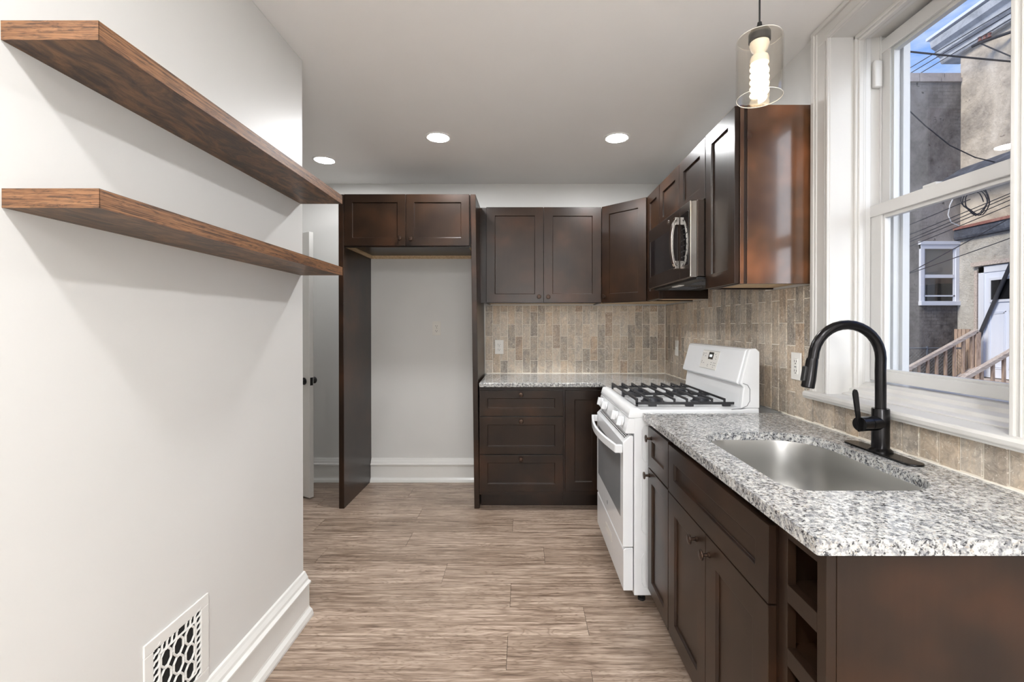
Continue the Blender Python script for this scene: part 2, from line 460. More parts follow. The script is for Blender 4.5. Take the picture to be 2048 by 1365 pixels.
struct(B(HX, XL-.13, .8, .9, 0, ZC).build('wall_hall_end', 'wall_paint'))
# right wall with the window opening
WY0, WY1, WZ0, WZ1 = 1.112, 1.78, 1.03, 2.443
mb = MB()
mb.box(XR, XR+.27, Y0, WY0, 0, ZC); mb.box(XR, XR+.27, WY1, YB, 0, ZC)
mb.box(XR, XR+.27, WY0, WY1, 0, WZ0-.012); mb.box(XR, XR+.27, WY0, WY1, WZ1, ZC)
struct(mb.build('wall_right', 'wall_paint'), 'off-white wall with the window, behind sink and range', 'wall')

# baseboards
def bb_profile():
    return [(0, 0), (.045, 0), (.045, .012), (.04, .028), (.028, .04), (.026, .048), (.026, .14), (.034, .15), (.034, .158),
            (.022, .165), (.02, .176), (.012, .19), (.008, .2), (0, .203)]
pf = bb_profile()
struct(MB().prism([(XL+u, z) for u, z in pf], 'y', Y0, WEY).build('baseboard_left', 'trim_paint', bevel=.0015),
       'tall moulded white baseboard along the left wall', 'baseboard')
pb = [(YB-u, z-.006) for u, z in pf]
struct(MB().prism(pb, 'x', HX, -1.3275).build('baseboard_hall', 'trim_paint', bevel=.0015),
       'white baseboard left of the dark refrigerator panel', 'baseboard')
struct(MB().prism(pb, 'x', -1.289, -.355).build('baseboard_back', 'trim_paint', bevel=.0015),
       'white baseboard inside the empty refrigerator space', 'baseboard')

# ------------------------------------------------------------------ hall door
d = thing('door_1', 'open white hall door seen edge-on beside the left wall', 'door', (-1.60, 3.47, 0), math.atan2(.49, -.87), kind='structure')
# local x runs along slab away from the free edge; visible face is local +y side
B(0, .66, 0, .035, .012, 2.03).build('door_slab', 'trim_paint', d, bevel=.002)
for s, yy in ((1, .035), (-1, 0)):
    kn = MB(); pr = [(.028, 0), (.028, .004), (.010, .008), (.009, .03), (.02, .036), (.026, .045), (.026, .055), (.018, .062), (0, .064)]
    kn.lathe([(r, t*s) for r, t in pr], (.062, yy, .895), 'y', 20)
    kn.build('door_knob', 'matte_black', d, smooth=True)
B(-.0015, .001, .006, .029, .865, .925).build('latch_plate', 'matte_black', d)
for zz in (.25, 1.05, 1.8): B(.655, .668, .03, .045, zz, zz+.09).build('hinge', 'matte_black', d)

# ================================================================== window
wn = struct(thing('window_1', 'tall double-hung white window with deep sill above the sink', 'window', (0, 0, 0)), None)
# casing with back band and inner bead
mb = MB()
for (a, b_, sgn) in ((WY1, WY1+.1, 1), (WY0-.1, WY0, -1)):
    mb.box(XR-.018, XR+.004, a+.0008, b_-.0008, WZ0, ZC-.0045)
    o_ = (b_-.02, b_) if sgn > 0 else (a, a+.02)
    mb.box(XR-.028, XR, o_[0], o_[1], WZ0, ZC-.004)
    q_ = (b_-.03, b_-.02) if sgn > 0 else (a+.02, a+.03)
    mb.box(XR-.023, XR, q_[0], q_[1], WZ0, ZC-.004)
    i_ = (a, a+.012) if sgn > 0 else (b_-.012, b_+.0004)
    mb.box(XR-.024, XR, i_[0], i_[1], WZ0, WZ1)
    i_ = (a+.02, a+.026) if sgn > 0 else (b_-.026, b_-.02)
    mb.box(XR-.021, XR, i_[0], i_[1], WZ0, WZ1)
mb.box(XR-.0185, XR+.004, WY0-.1, WY1+.1, WZ1, ZC-.004)
mb.box(XR-.0285, XR, WY0-.1, WY1+.1, ZC-.022, ZC-.003)
mb.box(XR-.0245, XR, WY0, WY1, WZ1, WZ1+.012)
mb.box(XR-.0215, XR, WY0-.02, WY1+.02, WZ1+.02, WZ1+.026)
mb.build('casing', 'window_paint', wn, bevel=.0025)
# jamb lining, stops
XS = 1.328
mb = MB()
mb.box(XR-.0168, 1.478, WY1-.002, WY1+.02, WZ0, WZ1+.02); mb.box(XR-.0168, 1.478, WY0-.02, WY0+.002, WZ0, WZ1+.02)
mb.box(XR-.0168, 1.478, WY0, WY1, WZ1-.002, WZ1+.02)
for yy, sg in ((WY1, -1), (WY0, 1)):
    mb.box(XR+.075, XS, yy, yy+sg*.014, WZ0, WZ1)
    mb.box(XR+.085, XS-.012, yy, yy+sg*.02, WZ0, WZ1)
mb.box(XR+.075, XS, WY0, WY1, WZ1-.016, WZ1)
mb.box(XR+.085, XS-.012, WY0, WY1, WZ1-.024, WZ1)
mb.build('jamb', 'window_paint', wn, bevel=.004, segs=3)
# stool and stepped sill
mb = MB()
mb.prism([(XR-.048, 1.026), (XR-.052, 1.03), (XR-.052, 1.042), (XR-.046, 1.05), (1.25, 1.052), (1.25, 1.02), (XR-.048, 1.02)][::-1], 'y', WY0-.14, WY1+.11)
mb.build('stool', 'window_paint', wn, bevel=.003)
mb = MB()
mb.prism([(1.245, 1.02), (1.245, 1.056), (1.27, 1.062), (1.276, 1.074), (1.30, 1.08), (1.308, 1.092), (1.335, 1.10), (1.479, 1.10), (1.479, 1.02)][::-1], 'y', WY0, WY1)
mb.build('sill', 'window_paint', wn, bevel=.002)
def sash(name, xf, xb, y0, y1, z0, z1, st, rb, rt, mat='vinyl'):
    e = bpy.data.objects.new(name, None); COL.objects.link(e); e.parent = wn
    mb = MB()
    mb.box(xf, xb, y0, y0+st, z0, z1); mb.box(xf, xb, y1-st, y1, z0, z1)
    mb.box(xf+.0004, xb, y0+st, y1-st, z0, z0+rb); mb.box(xf-.004, xb, y0+.0008, y1-.0008, z1-rt, z1)
    b = .009
    mb.box(xf+.007, xb-.003, y0+st-.0005, y0+st+b, z0+rb, z1-rt); mb.box(xf+.007, xb-.003, y1-st-b, y1-st+.0005, z0+rb, z1-rt)
    mb.box(xf+.0075, xb-.003, y0+st, y1-st, z0+rb-.0005, z0+rb+b); mb.box(xf+.0075, xb-.003, y0+st, y1-st, z1-rt-b*1.5, z1-rt+.0005)
    f = mb.build('sash_frame', mat, e, bevel=.0015)
    g = B(xb-.016, xb-.012, y0+st, y1-st, z0+rb, z1-rt).build('glass_pane', 'window_glass', e)
    return e, g
sash('lower_sash', 1.352, 1.384, WY0+.004, WY1-.002, 1.108, 1.782, .056, .038, .044)
_, up_pane = sash('upper_sash', 1.392, 1.424, WY0+.004, WY1-.002, 1.755, WZ1-.02, .046, .036, .05)
for v_ in up_pane.data.vertices:      # pane skewed so that a ceiling light's reflection falls in view
    v_.co.x -= (v_.co.y - .5*(WY0+WY1))*math.tan(math.radians(2.1)) + .006
mb = MB()
for yy, sg in ((WY1, -1), (WY0, 1)):
    mb.box(1.328, 1.35, yy, yy+sg*.008, 1.08, WZ1); mb.box(1.386, 1.391, yy, yy+sg*.01, 1.08, WZ1)
    mb.box(1.426, 1.452, yy, yy+sg*.024, 1.08, WZ1)
    mb.box(1.452, 1.479, yy, yy+sg*.036, 1.08, WZ1)
mb.box(1.328, 1.35, WY0, WY1, WZ1-.008, WZ1); mb.box(1.426, 1.479, WY0, WY1, WZ1-.02, WZ1)
mb.build('track_frame', 'vinyl', wn, bevel=.0015)
B(1.354, 1.386, WY1-.022, WY1-.003, 2.24, 2.345).build('balance_cover', 'vinyl', wn, bevel=.006, segs=3)
for yy in (1.50,):
    B(1.356, 1.384, yy, yy+.05, 1.7825, 1.794).build('sash_lock', 'vinyl', wn, bevel=.003)

# ================================================================== backsplash tiles
TW, TL = .0633, .2055
def tiles(mb, x0, x1, z0, z1, ph=0, start=None, put=None, t=.0042):
    """grid of upright tiles; put maps (u, depth, z) to world"""
    g = .0020
    k = 0; x = start if start is not None else x0
    while x < x1-.004:
        xa, xb = max(x+g, x0), min(x+TW-g, x1)
        offs = .110 if (k+ph) % 2 == 0 else .211
        z = .914+offs-TL*3
        while z < z1:
            za, zb = max(z+g, z0+.002), min(z+TL-g, z1)
            if zb-za > .006 and xb-xa > .004:
                mb.r = (random.random(), random.random(), random.random())
                c = .0022; j = random.uniform(0, .0012)
                q = [(xa, za), (xb, za), (xb, zb), (xa, zb)]
                qi = [(xa+c, za+c), (xb-c, za+c), (xb-c, zb-c), (xa+c, zb-c)]
                vs = [put(u, 0, w) for u, w in q] + [put(u, t-c+j, w) for u, w in q] + [put(u, t+j, w) for u, w in qi]
                mb.add(vs, [(0,1,5,4),(1,2,6,5),(2,3,7,6),(3,0,4,7),(4,5,9,8),(5,6,10,9),(6,7,11,10),(7,4,8,11),(8,9,10,11)])
            z += TL
        x += TW; k += 1
ts = thing('tile_backsplash', 'brown and grey stone tile backsplash under the back wall cabinets', 'backsplash')
B(-.325, XR-.001, YB-.006, YB-.0005, .914, 1.489).build('grout_bed', 'grout', ts)
B(-.312, XR-.014, YB-.0135, YB-.006, .9142, .9185).build('caulk_line', 'grout', ts)
mb = MB(); tiles(mb, -.324, 1.2, .914, 1.489, 0, -.3283+.007, lambda u, dd, w: (u, YB-.005-dd, w)); mb.build('stone_tiles', 'travertine', ts)
ts = thing('tile_backsplash', 'stone tile backsplash along the window wall behind range and sink', 'backsplash')
mb = MB(); mb.box(XR-.006, XR-.0005, 1.895, YB-.013, .914, 1.489); mb.box(XR-.006, XR-.0005, 2.215, 2.965, 1.489, 1.56)
mb.box(XR-.006, XR-.0005, .86, 1.895, .914, 1.0195); mb.build('grout_bed', 'grout', ts)
mb = MB(); pr = lambda u, dd, w: (XR-.005-dd, YB-.013-u, w)
uend = YB-.013-1.895
u1, u2 = YB-.013-2.965, YB-.013-2.215
k1, k2 = int(u1/TW)+1, int(u2/TW)
tiles(mb, 0, k1*TW, .914, 1.489, 0, 0, pr)
tiles(mb, k1*TW, k2*TW, .914, 1.556, k1, k1*TW, pr)
tiles(mb, k2*TW, uend, .914, 1.489, k2, k2*TW, pr)
n0 = int(uend/TW)
tiles(mb, uend, YB-.013-.862, .914, 1.0195, n0, n0*TW, pr)
mb.build('stone_tiles', 'travertine', ts)
B(XR-.0135, XR-.006, .862, 2.106, .9142, .9185).build('caulk_line', 'grout', ts)
B(XR-.0135, XR-.006, 2.908, YB-.0145, .9142, .9185).build('caulk_line', 'grout', ts)

# ================================================================== cabinet helpers (local: x width, y depth from front face, z up)
def shaker(w, h, t=.02, rail=.058, rec=.009):
    mb = MB(); s_ = .0025
    o = [(0, 0), (w, 0), (w, h), (0, h)]
    a = [(rail, rail), (w-rail, rail), (w-rail, h-rail), (rail, h-rail)]
    b = [(rail+s_, rail+s_), (w-rail-s_, rail+s_), (w-rail-s_, h-rail-s_), (rail+s_, h-rail-s_)]
    vs = [(x, 0, z) for x, z in o] + [(x, 0, z) for x, z in a] + [(x, rec, z) for x, z in b] + [(x, t, z) for x, z in o]
    fs = []
    for i in range(4):
        j = (i+1) % 4
        fs += [(i, j, 4+j, 4+i), (4+i, 4+j, 8+j, 8+i), (12+i, 12+j, j, i)]
    fs += [(8, 9, 10, 11), (15, 14, 13, 12)]
    return mb.add(vs, fs)
def knob_mb():
    return MB().lathe([(.009, 0), (.009, .003), (.0055, .006), (.005, .018), (.010, .0205), (.0155, .022), (.0165, .0245), (.0155, .027), (.009, .0285), (0, .029)], (0, 0, 0), '-y', 20)
def front(parent, name, x, z, w, h, knob=None, rail=.058, mat='cabinet_wood'):
    o = shaker(w, h, rail=rail).build(name, mat, parent, bevel=.0012)
    o.location = (x, -.02, z)
    if knob:
        k = knob_mb().build('knob', 'bronze', o, smooth=True); k.location = (knob[0], 0, knob[1])
    return o

GA = 'dark espresso kitchen cabinets'
# ---- refrigerator enclosure: two tall panels and the cabinet over the gap
tag(B(-1.327, -1.290, 3.27, YB-.001, 0, 2.262).build('refrigerator_panel', 'cabinet_wood_side', bevel=.002),
    'tall dark wood panel on the left of the empty refrigerator space', 'panel')
mb = MB()
vs = [(-.353, 3.27, 0), (-.316, 3.27, 0), (-.316, YB-.001, 0), (-.353, YB-.001, 0), (-.379, 3.27, 2.262), (-.343, 3.27, 2.262), (-.343, YB-.001, 2.262), (-.379, YB-.001, 2.262)]
mb.add(vs, [(0,3,2,1),(4,5,6,7),(0,1,5,4),(1,2,6,5),(2,3,7,6),(3,0,4,7)])
tag(mb.build('refrigerator_panel', 'cabinet_wood_side', bevel=.002),
    'tall dark wood panel between refrigerator space and drawer cabinet', 'panel')
c = thing('wall_cabinet', 'dark two-door cabinet over the empty refrigerator space', 'cabinet', (-1.2885, 3.29, 0))
wF, dF = .907, YB-3.29-.001
mb = MB(); mb.box(0, wF, .0005, dF, 1.915, 2.262); mb.box(0, wF, .0005, .02, 1.885, 1.915)
mb.build('body', 'cabinet_wood', c)
mb = MB(); mb.box(.0, .014, .02, dF, 1.885, 1.915); mb.box(wF-.014, wF, .02, dF, 1.885, 1.915); mb.box(.014, wF-.014, dF-.014, dF, 1.885, 1.915)
mb.build('bottom_edging', 'maple_ply', c)
B(.014, wF-.014, .02, dF-.014, 1.911, 1.9155).build('underside', 'cabinet_wood', c)
front(c, 'door', .002, 1.893, .441, .370, (.402, .052)); front(c, 'door', .4465, 1.893, .453, .370, (.036, .047))

# ---- base cabinets on the back wall
YF = 3.25   # face frame plane; doors stand 2 cm proud
c = thing('base_cabinet', 'dark three-drawer base cabinet under the back granite counter', 'cabinet', (-.3145, YF, 0))
B(0, .603, .0005, YB-YF-.001, .11, .884).build('body', 'cabinet_wood', c)
B(.004, .603, .085, .10, 0, .11).build('toe_kick', 'cabinet_wood', c)
for z, h in ((.676, .181), (.405, .263), (.137, .260)):
    front(c, 'drawer', .004, z+.001, .591, h, (.294, h-.028), rail=.056)
c = thing('base_cabinet', 'dark narrow-door corner base cabinet between drawers and range', 'cabinet', (.289, YF, 0))
B(0, .276, .0005, YB-YF-.001, .11, .884).build('body', 'cabinet_wood', c)
B(0, .276, .085, .10, 0, .11).build('toe_kick', 'cabinet_wood', c)
mb = B(.28, .905, -.33, YB-YF-.001, .11, .884); mb.build('corner_body', 'cabinet_wood', c)
front(c, 'door', .010, .142, .256, .716, None, rail=.066)

# ---- right-hand run: rotate so local -y faces the room; local x runs towards the camera
R90 = -PI/2
XF = .585
def rrun(name, label, yfar, cat='cabinet', x=XF): return thing(name, label, cat, (x, yfar, 0), R90)
c = rrun('base_cabinet', 'dark narrow base cabinet with one drawer beside the white range', 2.106)
B(0, .333, .0005, 1.209-XF, .11, .884).build('body', 'cabinet_wood', c)
B(0, .333, .085, .10, 0, .11).build('toe_kick', 'cabinet_wood', c)
front(c, 'drawer', .045, .682, .286, .182, (.055, .138), rail=.056)
front(c, 'door', .045, .125, .286, .550, (.026, .522), rail=.056)
c = rrun('base_cabinet', 'wide dark sink base cabinet with false drawer front and two doors', 1.772)
mb = MB(); mb.box(0, .73, .0005, .02, .11, .884); mb.box(0, .018, .02, 1.209-XF, .11, .884); mb.box(.712, .73, .02, 1.209-XF, .11, .884)
mb.box(0, .73, .60, 1.209-XF, .11, .884); mb.box(0, .73, .02, .6, .11, .13)
mb.build('body', 'cabinet_wood', c)
B(0, .73, .085, .10, 0, .11).build('toe_kick', 'cabinet_wood', c)
front(c, 'drawer_front', .003, .675, .721, .182, None, rail=.060)
front(c, 'door', .003, .125, .3585, .546, (.286, .496), rail=.068)
front(c, 'door', .3645, .125, .3600, .546, (.024, .494), rail=.073)
# wine rack end cabinet
c = rrun('wine_rack', 'dark open cubby wine rack at the near end of the counter', 1.040)
wR = .163; dR = 1.209-XF
cols = []; zs = [.745-.142*k for k in range(5)]
mb = MB()
mb.box(0, .034, 0, .02, .03, .884); mb.box(wR-.027, wR, 0, .02, .03, .884)
prev = .884
for z in zs:
    mb.box(.034, wR-.027, 0, .02, z+.102, prev); prev = z
mb.box(.034, wR-.027, 0, .02, .03, prev)
mb.build('face_frame', 'cabinet_wood', c, bevel=.001)
mb = MB()
for z in zs: mb.box(.018, wR-.018, .02, .32, z-.014, z-.0005)
mb.build('cubby_shelves', 'cabinet_wood', c)
mb = MB(); mb.box(0, .018, .02, dR, .03, .884); mb.box(.018, wR-.018, .32, .335, .03, .884); mb.box(.018, wR-.018, .02, dR, .87, .884)
mb.build('body', 'cabinet_wood', c)
B(wR-.0175, wR+.0005, .0205, dR, .0, .884).build('end_panel', 'cabinet_wood_side', c, bevel=.001)

# ================================================================== granite counters
def counter(poly, z0, z1, hole=None, name='granite_countertop'):
    bm = bmesh.new()
    def ring(pl, z): return [bm.verts.new((x, y, z)) for x, y in pl]
    for z, flip in ((z1, False), (z0, True)):
        vo = ring(poly, z); es = [bm.edges.new((vo[i], vo[(i+1) % len(vo)])) for i in range(len(vo))]
        if hole:
            vh = ring(hole, z); es += [bm.edges.new((vh[i], vh[(i+1) % len(vh)])) for i in range(len(vh))]
        bmesh.ops.triangle_fill(bm, use_beauty=True, use_dissolve=False, edges=es)
    bm.verts.ensure_lookup_table()
    n = len(poly); h = len(hole) if hole else 0; T = 0; Bt = n+h
    for i in range(n): bm.faces.new([bm.verts[T+i], bm.verts[T+(i+1) % n], bm.verts[Bt+(i+1) % n], bm.verts[Bt+i]])
    for i in range(h): bm.faces.new([bm.verts[T+n+i], bm.verts[T+n+(i+1) % h], bm.verts[Bt+n+(i+1) % h], bm.verts[Bt+n+i]])
    bmesh.ops.recalc_face_normals(bm, faces=bm.faces)
    me = bpy.data.meshes.new(name); bm.to_mesh(me); bm.free(); me.materials.append(M['granite'])
    o = bpy.data.objects.new(name, me); COL.objects.link(o)
    b = o.modifiers.new('bevel', 'BEVEL'); b.width = .004; b.segments = 3; b.limit_method = 'ANGLE'; b.angle_limit = math.radians(50)
    return o
def arc(cx, cy, r, a0, a1, n=6, ry=None):
    return [(cx+r*math.cos(math.radians(a0+(a1-a0)*i/n)), cy+(ry or r)*math.sin(math.radians(a0+(a1-a0)*i/n))) for i in range(n+1)]
sink_hole = (arc(.713, 1.18, .060, 180, 270, 7, .068) + arc(.945, 1.24, .12, 270, 360, 8, .128) +
             arc(.92, 1.565, .152, 0, 90, 9, .16) + arc(.77, 1.60, .117, 90, 180, 8, .125))
poly = arc(.554+.007, .855+.007, .007, 180, 270, 4) + [(1.1985, .855), (1.1985, 2.108), (.554, 2.108)]
tag(counter(poly, .884, .914, sink_hole), 'speckled white granite countertop with the sink cutout', 'countertop')
poly = [(-.3125, 3.212), (.554, 3.212), (.554, 2.906), (1.1985, 2.906), (1.1985, YB-.0135), (-.3125, YB-.0135)]
tag(counter(poly, .884, .914), 'speckled granite countertop on the back wall cabinets', 'countertop')

# ---- sink bowl
s = thing('kitchen_sink', 'undermount brushed steel sink set in the granite', 'sink', (0, 0, .884))
def grow(pl, k):
    cx = sum(p[0] for p in pl)/len(pl); cy = sum(p[1] for p in pl)/len(pl)
    return [(cx+(x-cx)*(1+k), cy+(y-cy)*(1+k)) for x, y in pl]
rings = [(.06, -.0012), (.012, -.0012), (.008, -.006), (.0, -.10), (-.015, -.165), (-.05, -.185), (-.12, -.192), (-.85, -.197), (-.86, -.203)]
mb = MB(); n = len(sink_hole); vs = []; fs = []
for k, z in rings: vs += [(x, y, z) for x, y in grow(sink_hole, k)]
for i in range(len(rings)-1):
    for j in range(n): j2 = (j+1) % n; fs.append((i*n+j, i*n+j2, (i+1)*n+j2, (i+1)*n+j))
mb.add(vs, fs)
o = mb.build('bowl', 'sink_steel', s, smooth=True)
sm = o.modifiers.new('thick', 'SOLIDIFY'); sm.thickness = .0012; sm.offset = 1
cxs = sum(p[0] for p in sink_hole)/n; cys = sum(p[1] for p in sink_hole)/n
MB().lathe([(.052, -.1965), (.052, -.195), (.044, -.1945), (.04, -.2), (.012, -.203), (0, -.203)], (cxs, cys, 0), 'z', 24).build('drain', 'steel', s, smooth=True)

# ---- faucet
FX, FY = 1.131, 1.44
f = thing('faucet', 'dark gooseneck pull-down kitchen faucet behind the sink', 'faucet', (FX, FY, .9145))
pl = arc(0, .115, .028, 0, 180, 8) + arc(0, -.118, .028, 180, 360, 8)
MB().prism(pl, 'z', 0, .006).build('deck_plate', 'faucet_black', f, smooth=True, bevel=.002)
MB().lathe([(.033, .006), (.033, .010), (.029, .014), (.0242, .018), (.0242, .138), (.023, .142), (.0, .142)], (0, 0, 0), 'z', 32).build('body', 'faucet_black', f, smooth=True)
pts = [(0, 0, .138), (0, 0, .20), (-.001, 0, .26)]
rr = .1065; cz = .300
for i in range(0, 17):
    a = math.radians(0 + 178*i/16); pts.append((-rr+rr*math.cos(a), 0, cz+rr*math.sin(a)))
pts.append((-2*rr-.004, 0, .293))
MB().tube(pts, .0152, 18).build('spout', 'faucet_black', f, smooth=True)
MB().tube([(-2*rr-.003, 0, .298), (-2*rr-.0045, 0, .291), (-2*rr-.013, 0, .235), (-2*rr-.018, 0, .210), (-2*rr-.0185, 0, .207)],
          [.016, .0172, .0188, .0192, .0165], 20).build('spray_head', 'faucet_black', f, smooth=True)
o = B(-.006, .006, -.009, .009, -.024, .024).build('spray_button', 'matte_black', f, bevel=.003); o.location = (-2*rr-.0285, 0, .252); o.rotation_euler = (0, math.radians(9), 0)
hd = Vector((-.93, -.30, .02)).normalized()
hb = Vector((0, 0, .096))
MB().tube([hb, hb+hd*.052, hb+hd*.0525, hb+hd*.054, hb+hd*.0545, hb+hd*.092], [.0225, .0225, .020, .020, .0225, .0225], 20).build('valve_barrel', 'faucet_black', f, smooth=True)
lv = MB(); e0 = hb+hd*.086
lp = [(-.006, -.022), (.006, -.022), (.0085, .05), (.0095, .098), (.006, .108), (0, .111), (-.006, .108), (-.0095, .098), (-.0085, .05)]
lv.prism(lp, 'y', -.003, .003)
o = lv.build('lever_handle', 'faucet_black', f, bevel=.001); o.location = e0 + Vector((-.010, -.006, 0)); o.rotation_euler = (0, math.radians(-9), math.radians(14))

# ================================================================== wall cabinets
ZB, ZT = 1.494, 2.24
def wall_body(parent, w, dep, z0=ZB, z1=ZT, x0=0):
    mb = MB(); mb.box(x0, x0+w, .0005, dep, z0+.012, z1)
    mb.box(x0, x0+w, .0005, .018, z0, z0+.012); mb.box(x0, x0+.014, .018, dep, z0, z0+.012); mb.box(x0+w-.014, x0+w, .018, dep, z0, z0+.012)
    mb.build('body', 'cabinet_wood', parent, bevel=.001)
    B(x0+.014, x0+w-.014, .018, dep, z0+.0075, z0+.0125).build('underside', 'maple_ply', parent)
YW = 3.555
c = thing('wall_cabinet', 'dark double-door wall cabinet over the back counter', 'cabinet', (-.290, YW, 0))
wall_body(c, .898, YB-YW-.001)
B(-.052, -.0005, .004, .022, ZB+.002, ZT).build('filler_strip', 'cabinet_wood', c)
front(c, 'door', .003, ZB+.005, .4425, .740, (.408, .045), rail=.066)
front(c, 'door', .449, ZB+.005, .4455, .740, (.034, .043), rail=.068)
# diagonal corner cabinet
c = thing('corner_wall_cabinet', 'dark angled corner wall cabinet between back wall and microwave', 'cabinet', (.6135, 3.552, 0), math.atan2(-.288, .286))
ang = math.atan2(-.288, .286)
def loc(px, py):
    dx, dy = px-.6135, py-3.552
    return (dx*math.cos(ang)+dy*math.sin(ang), -dx*math.sin(ang)+dy*math.cos(ang))
pent = [loc(.6135, 3.552), loc(.9, 3.264), loc(1.209, 3.264), loc(1.209, YB-.001), loc(.6135, YB-.001)]
MB().prism(pent, 'z', ZB+.012, ZT).build('body', 'cabinet_wood', c)
pin = [loc(.630, 3.57), loc(.905, 3.29), loc(1.195, 3.29), loc(1.195, YB-.015), loc(.630, YB-.015)]
MB().prism(pin, 'z', ZB+.007, ZB+.0125).build('underside', 'maple_ply', c)
B(0, .405, .0005, .018, ZB, ZB+.012).build('bottom_rail', 'cabinet_wood', c)
front(c, 'door', .012, ZB+.003, .383, .742, (.030, .046), rail=.066)
# narrow cabinet, microwave cabinet, near cabinet: facing -X
XW = .905
c = rrun('wall_cabinet', 'narrow dark single-door wall cabinet beyond the microwave', 3.262, x=XW)
wall_body(c, .295, 1.209-XW)
front(c, 'door', .004, ZB+.003, .287, .742, None, rail=.062)
c = rrun('wall_cabinet', 'short dark two-door wall cabinet above the microwave', 2.966, x=XW)
B(0, .7475, .0005, 1.209-XW, 1.937, ZT).build('body', 'cabinet_wood', c, bevel=.001)
front(c, 'door', .003, 1.940, .369, .297, None, rail=.066)
front(c, 'door', .3755, 1.940, .369, .297, None, rail=.066)
c = rrun('wall_cabinet', 'dark single-door wall cabinet nearest the window', 2.2165, x=XW)
wall_body(c, .310, 1.209-XW)
front(c, 'door', .003, ZB+.003, .304, .742, None, rail=.064)
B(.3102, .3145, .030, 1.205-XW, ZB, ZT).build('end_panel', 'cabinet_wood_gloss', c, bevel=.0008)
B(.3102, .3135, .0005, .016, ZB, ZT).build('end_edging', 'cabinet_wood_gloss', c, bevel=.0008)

# ================================================================== microwave
mw = rrun('microwave', 'black stainless over-the-range microwave with curved handle', 2.964, 'microwave', x=.848)
wM = .742; z0, z1 = 1.560, 1.934
B(0, wM, .0005, 1.203-.848, z0, z1).build('body', 'black_stainless', mw, bevel=.002)
dw = .592
o = MB().box(0, dw, -.034, 0, z0-.004, z1-.002).build('door', 'black_stainless', mw, bevel=.004, segs=3)
B(.05, dw-.035, -.0352, -.030, z0+.07, z1-.085).build('door_window', 'dark_glass', o, bevel=.001)
B(.046, .050, -.0358, -.030, z0+.068, z1-.083).build('window_trim', 'steel', o)
hy = -.072
def hpt(t): # vertical bow
    z = z0+.068+(.243)*t; return (dw-.012, -.052-.022*math.sin(PI*t)**.6, z)
mbh = MB()
sec = [(-.015, -.006), (.015, -.006), (.015, .006), (-.015, .006)]
vs = []; fs = []; NH = 20
for i in range(NH+1):
    p = hpt(i/NH)
    for sx, sy in sec: vs.append((p[0]+sx, p[1]+sy, p[2]))
for i in range(NH):
    for k in range(4): k2 = (k+1) % 4; fs.append((i*4+k, i*4+k2, (i+1)*4+k2, (i+1)*4+k))
fs += [(3, 2, 1, 0), tuple(NH*4+k for k in range(4))]
mbh.add(vs, fs)
mbh.box(dw-.027, dw+.003, -.058, -.0345, z0+.056, z0+.096); mbh.box(dw-.027, dw+.003, -.058, -.0345, z0+.283, z0+.323)
mbh.build('handle', 'steel', o, bevel=.0015)
MB().lathe([(.013, .0342), (.013, .0362), (.011, .0366), (0, .0366)], (.40, 0, z1-.035), '-y', 24).build('logo', 'steel', o, smooth=True)
cp = MB().box(dw+.002, wM, -.034, 0, z0-.004, z1-.002).build('control_panel', 'black_stainless', mw, bevel=.004, segs=3)
B(dw+.012, wM-.022, -.0352, -.030, z0+.06, z1-.045).build('keypad', 'dark_glass', cp, bevel=.001)
km = MB()
for r_ in range(7):
    for c_ in range(3): km.box(dw+.026+c_*.034, dw+.044+c_*.034, -.0356, -.035, z0+.078+r_*.028, z0+.084+r_*.028)
km.build('key_marks', 'mark_dim', cp)
MB().box(wM-.012, wM+.001, -.0352, .0, z0-.003, z1-.003).build('trim_strip', 'steel', cp, bevel=.004, segs=3)
mb = MB(); mb.box(.01, wM-.01, .0, .30, z0-.014, z0-.0005)
mb.build('underside_tray', 'matte_black', mw, bevel=.003)
for xx in (.12, .45):
    g = MB()
    for k in range(9): g.box(xx, xx+.2, .06+k*.016, .066+k*.016, z0-.018, z0-.014)
    g.build('vent_filter', 'galvanised', mw)
B(.3, .42, .02, .05, z0-.0175, z0-.014).build('cooktop_lamp', 'plate_white', mw)

# ================================================================== range
RG = thing('gas_range', 'white freestanding gas range between the counters', 'range', (.52, 2.889, 0), R90)
wS = .758   # local x 0 far .. .758 near ; local y 0 = body front (X=.52)
mb = MB(); mb.box(0, wS, 0, .585, .05, .885)
mb.build('body', 'enamel', RG, bevel=.004, segs=3)
mb = MB()
for (za, zb) in ((.68, .85), (.34, .62), (.09, .25)):
    for (yy) in (.035,):
        w_ = .045
        pts = [(wS, yy, za+.02), (wS, yy, zb-.02), (wS, yy+.012, zb), (wS, yy+w_-.012, zb), (wS, yy+w_, zb-.02), (wS, yy+w_, za+.02), (wS, yy+w_-.012, za), (wS, yy+.012, za), (wS, yy, za+.02)]
        mb.tube(pts, .0018, 6, caps=False)
mb.build('side_embossing', 'enamel', RG, smooth=True)
for xx in (.05, .70):
    for yy in (.05, .53): MB().lathe([(.018, 0), (.018, .012), (.008, .014), (.008, .05)], (xx, yy, 0), 'z', 14).build('leveling_foot', 'matte_black', RG, smooth=True)
# cooktop: shallow pan with raised rim
mb = MB()
prof = [(-.026, .884), (-.028, .892), (-.018, .924), (-.010, .930), (.015, .931), (.03, .924), (.50, .924), (.53, .93), (.585, .93), (.585, .884)]
mb.prism([(y_, z_) for y_, z_ in prof], 'x', -.001, wS+.001)
mb.build('cooktop', 'enamel', RG, smooth=True, bevel=.004, segs=3)
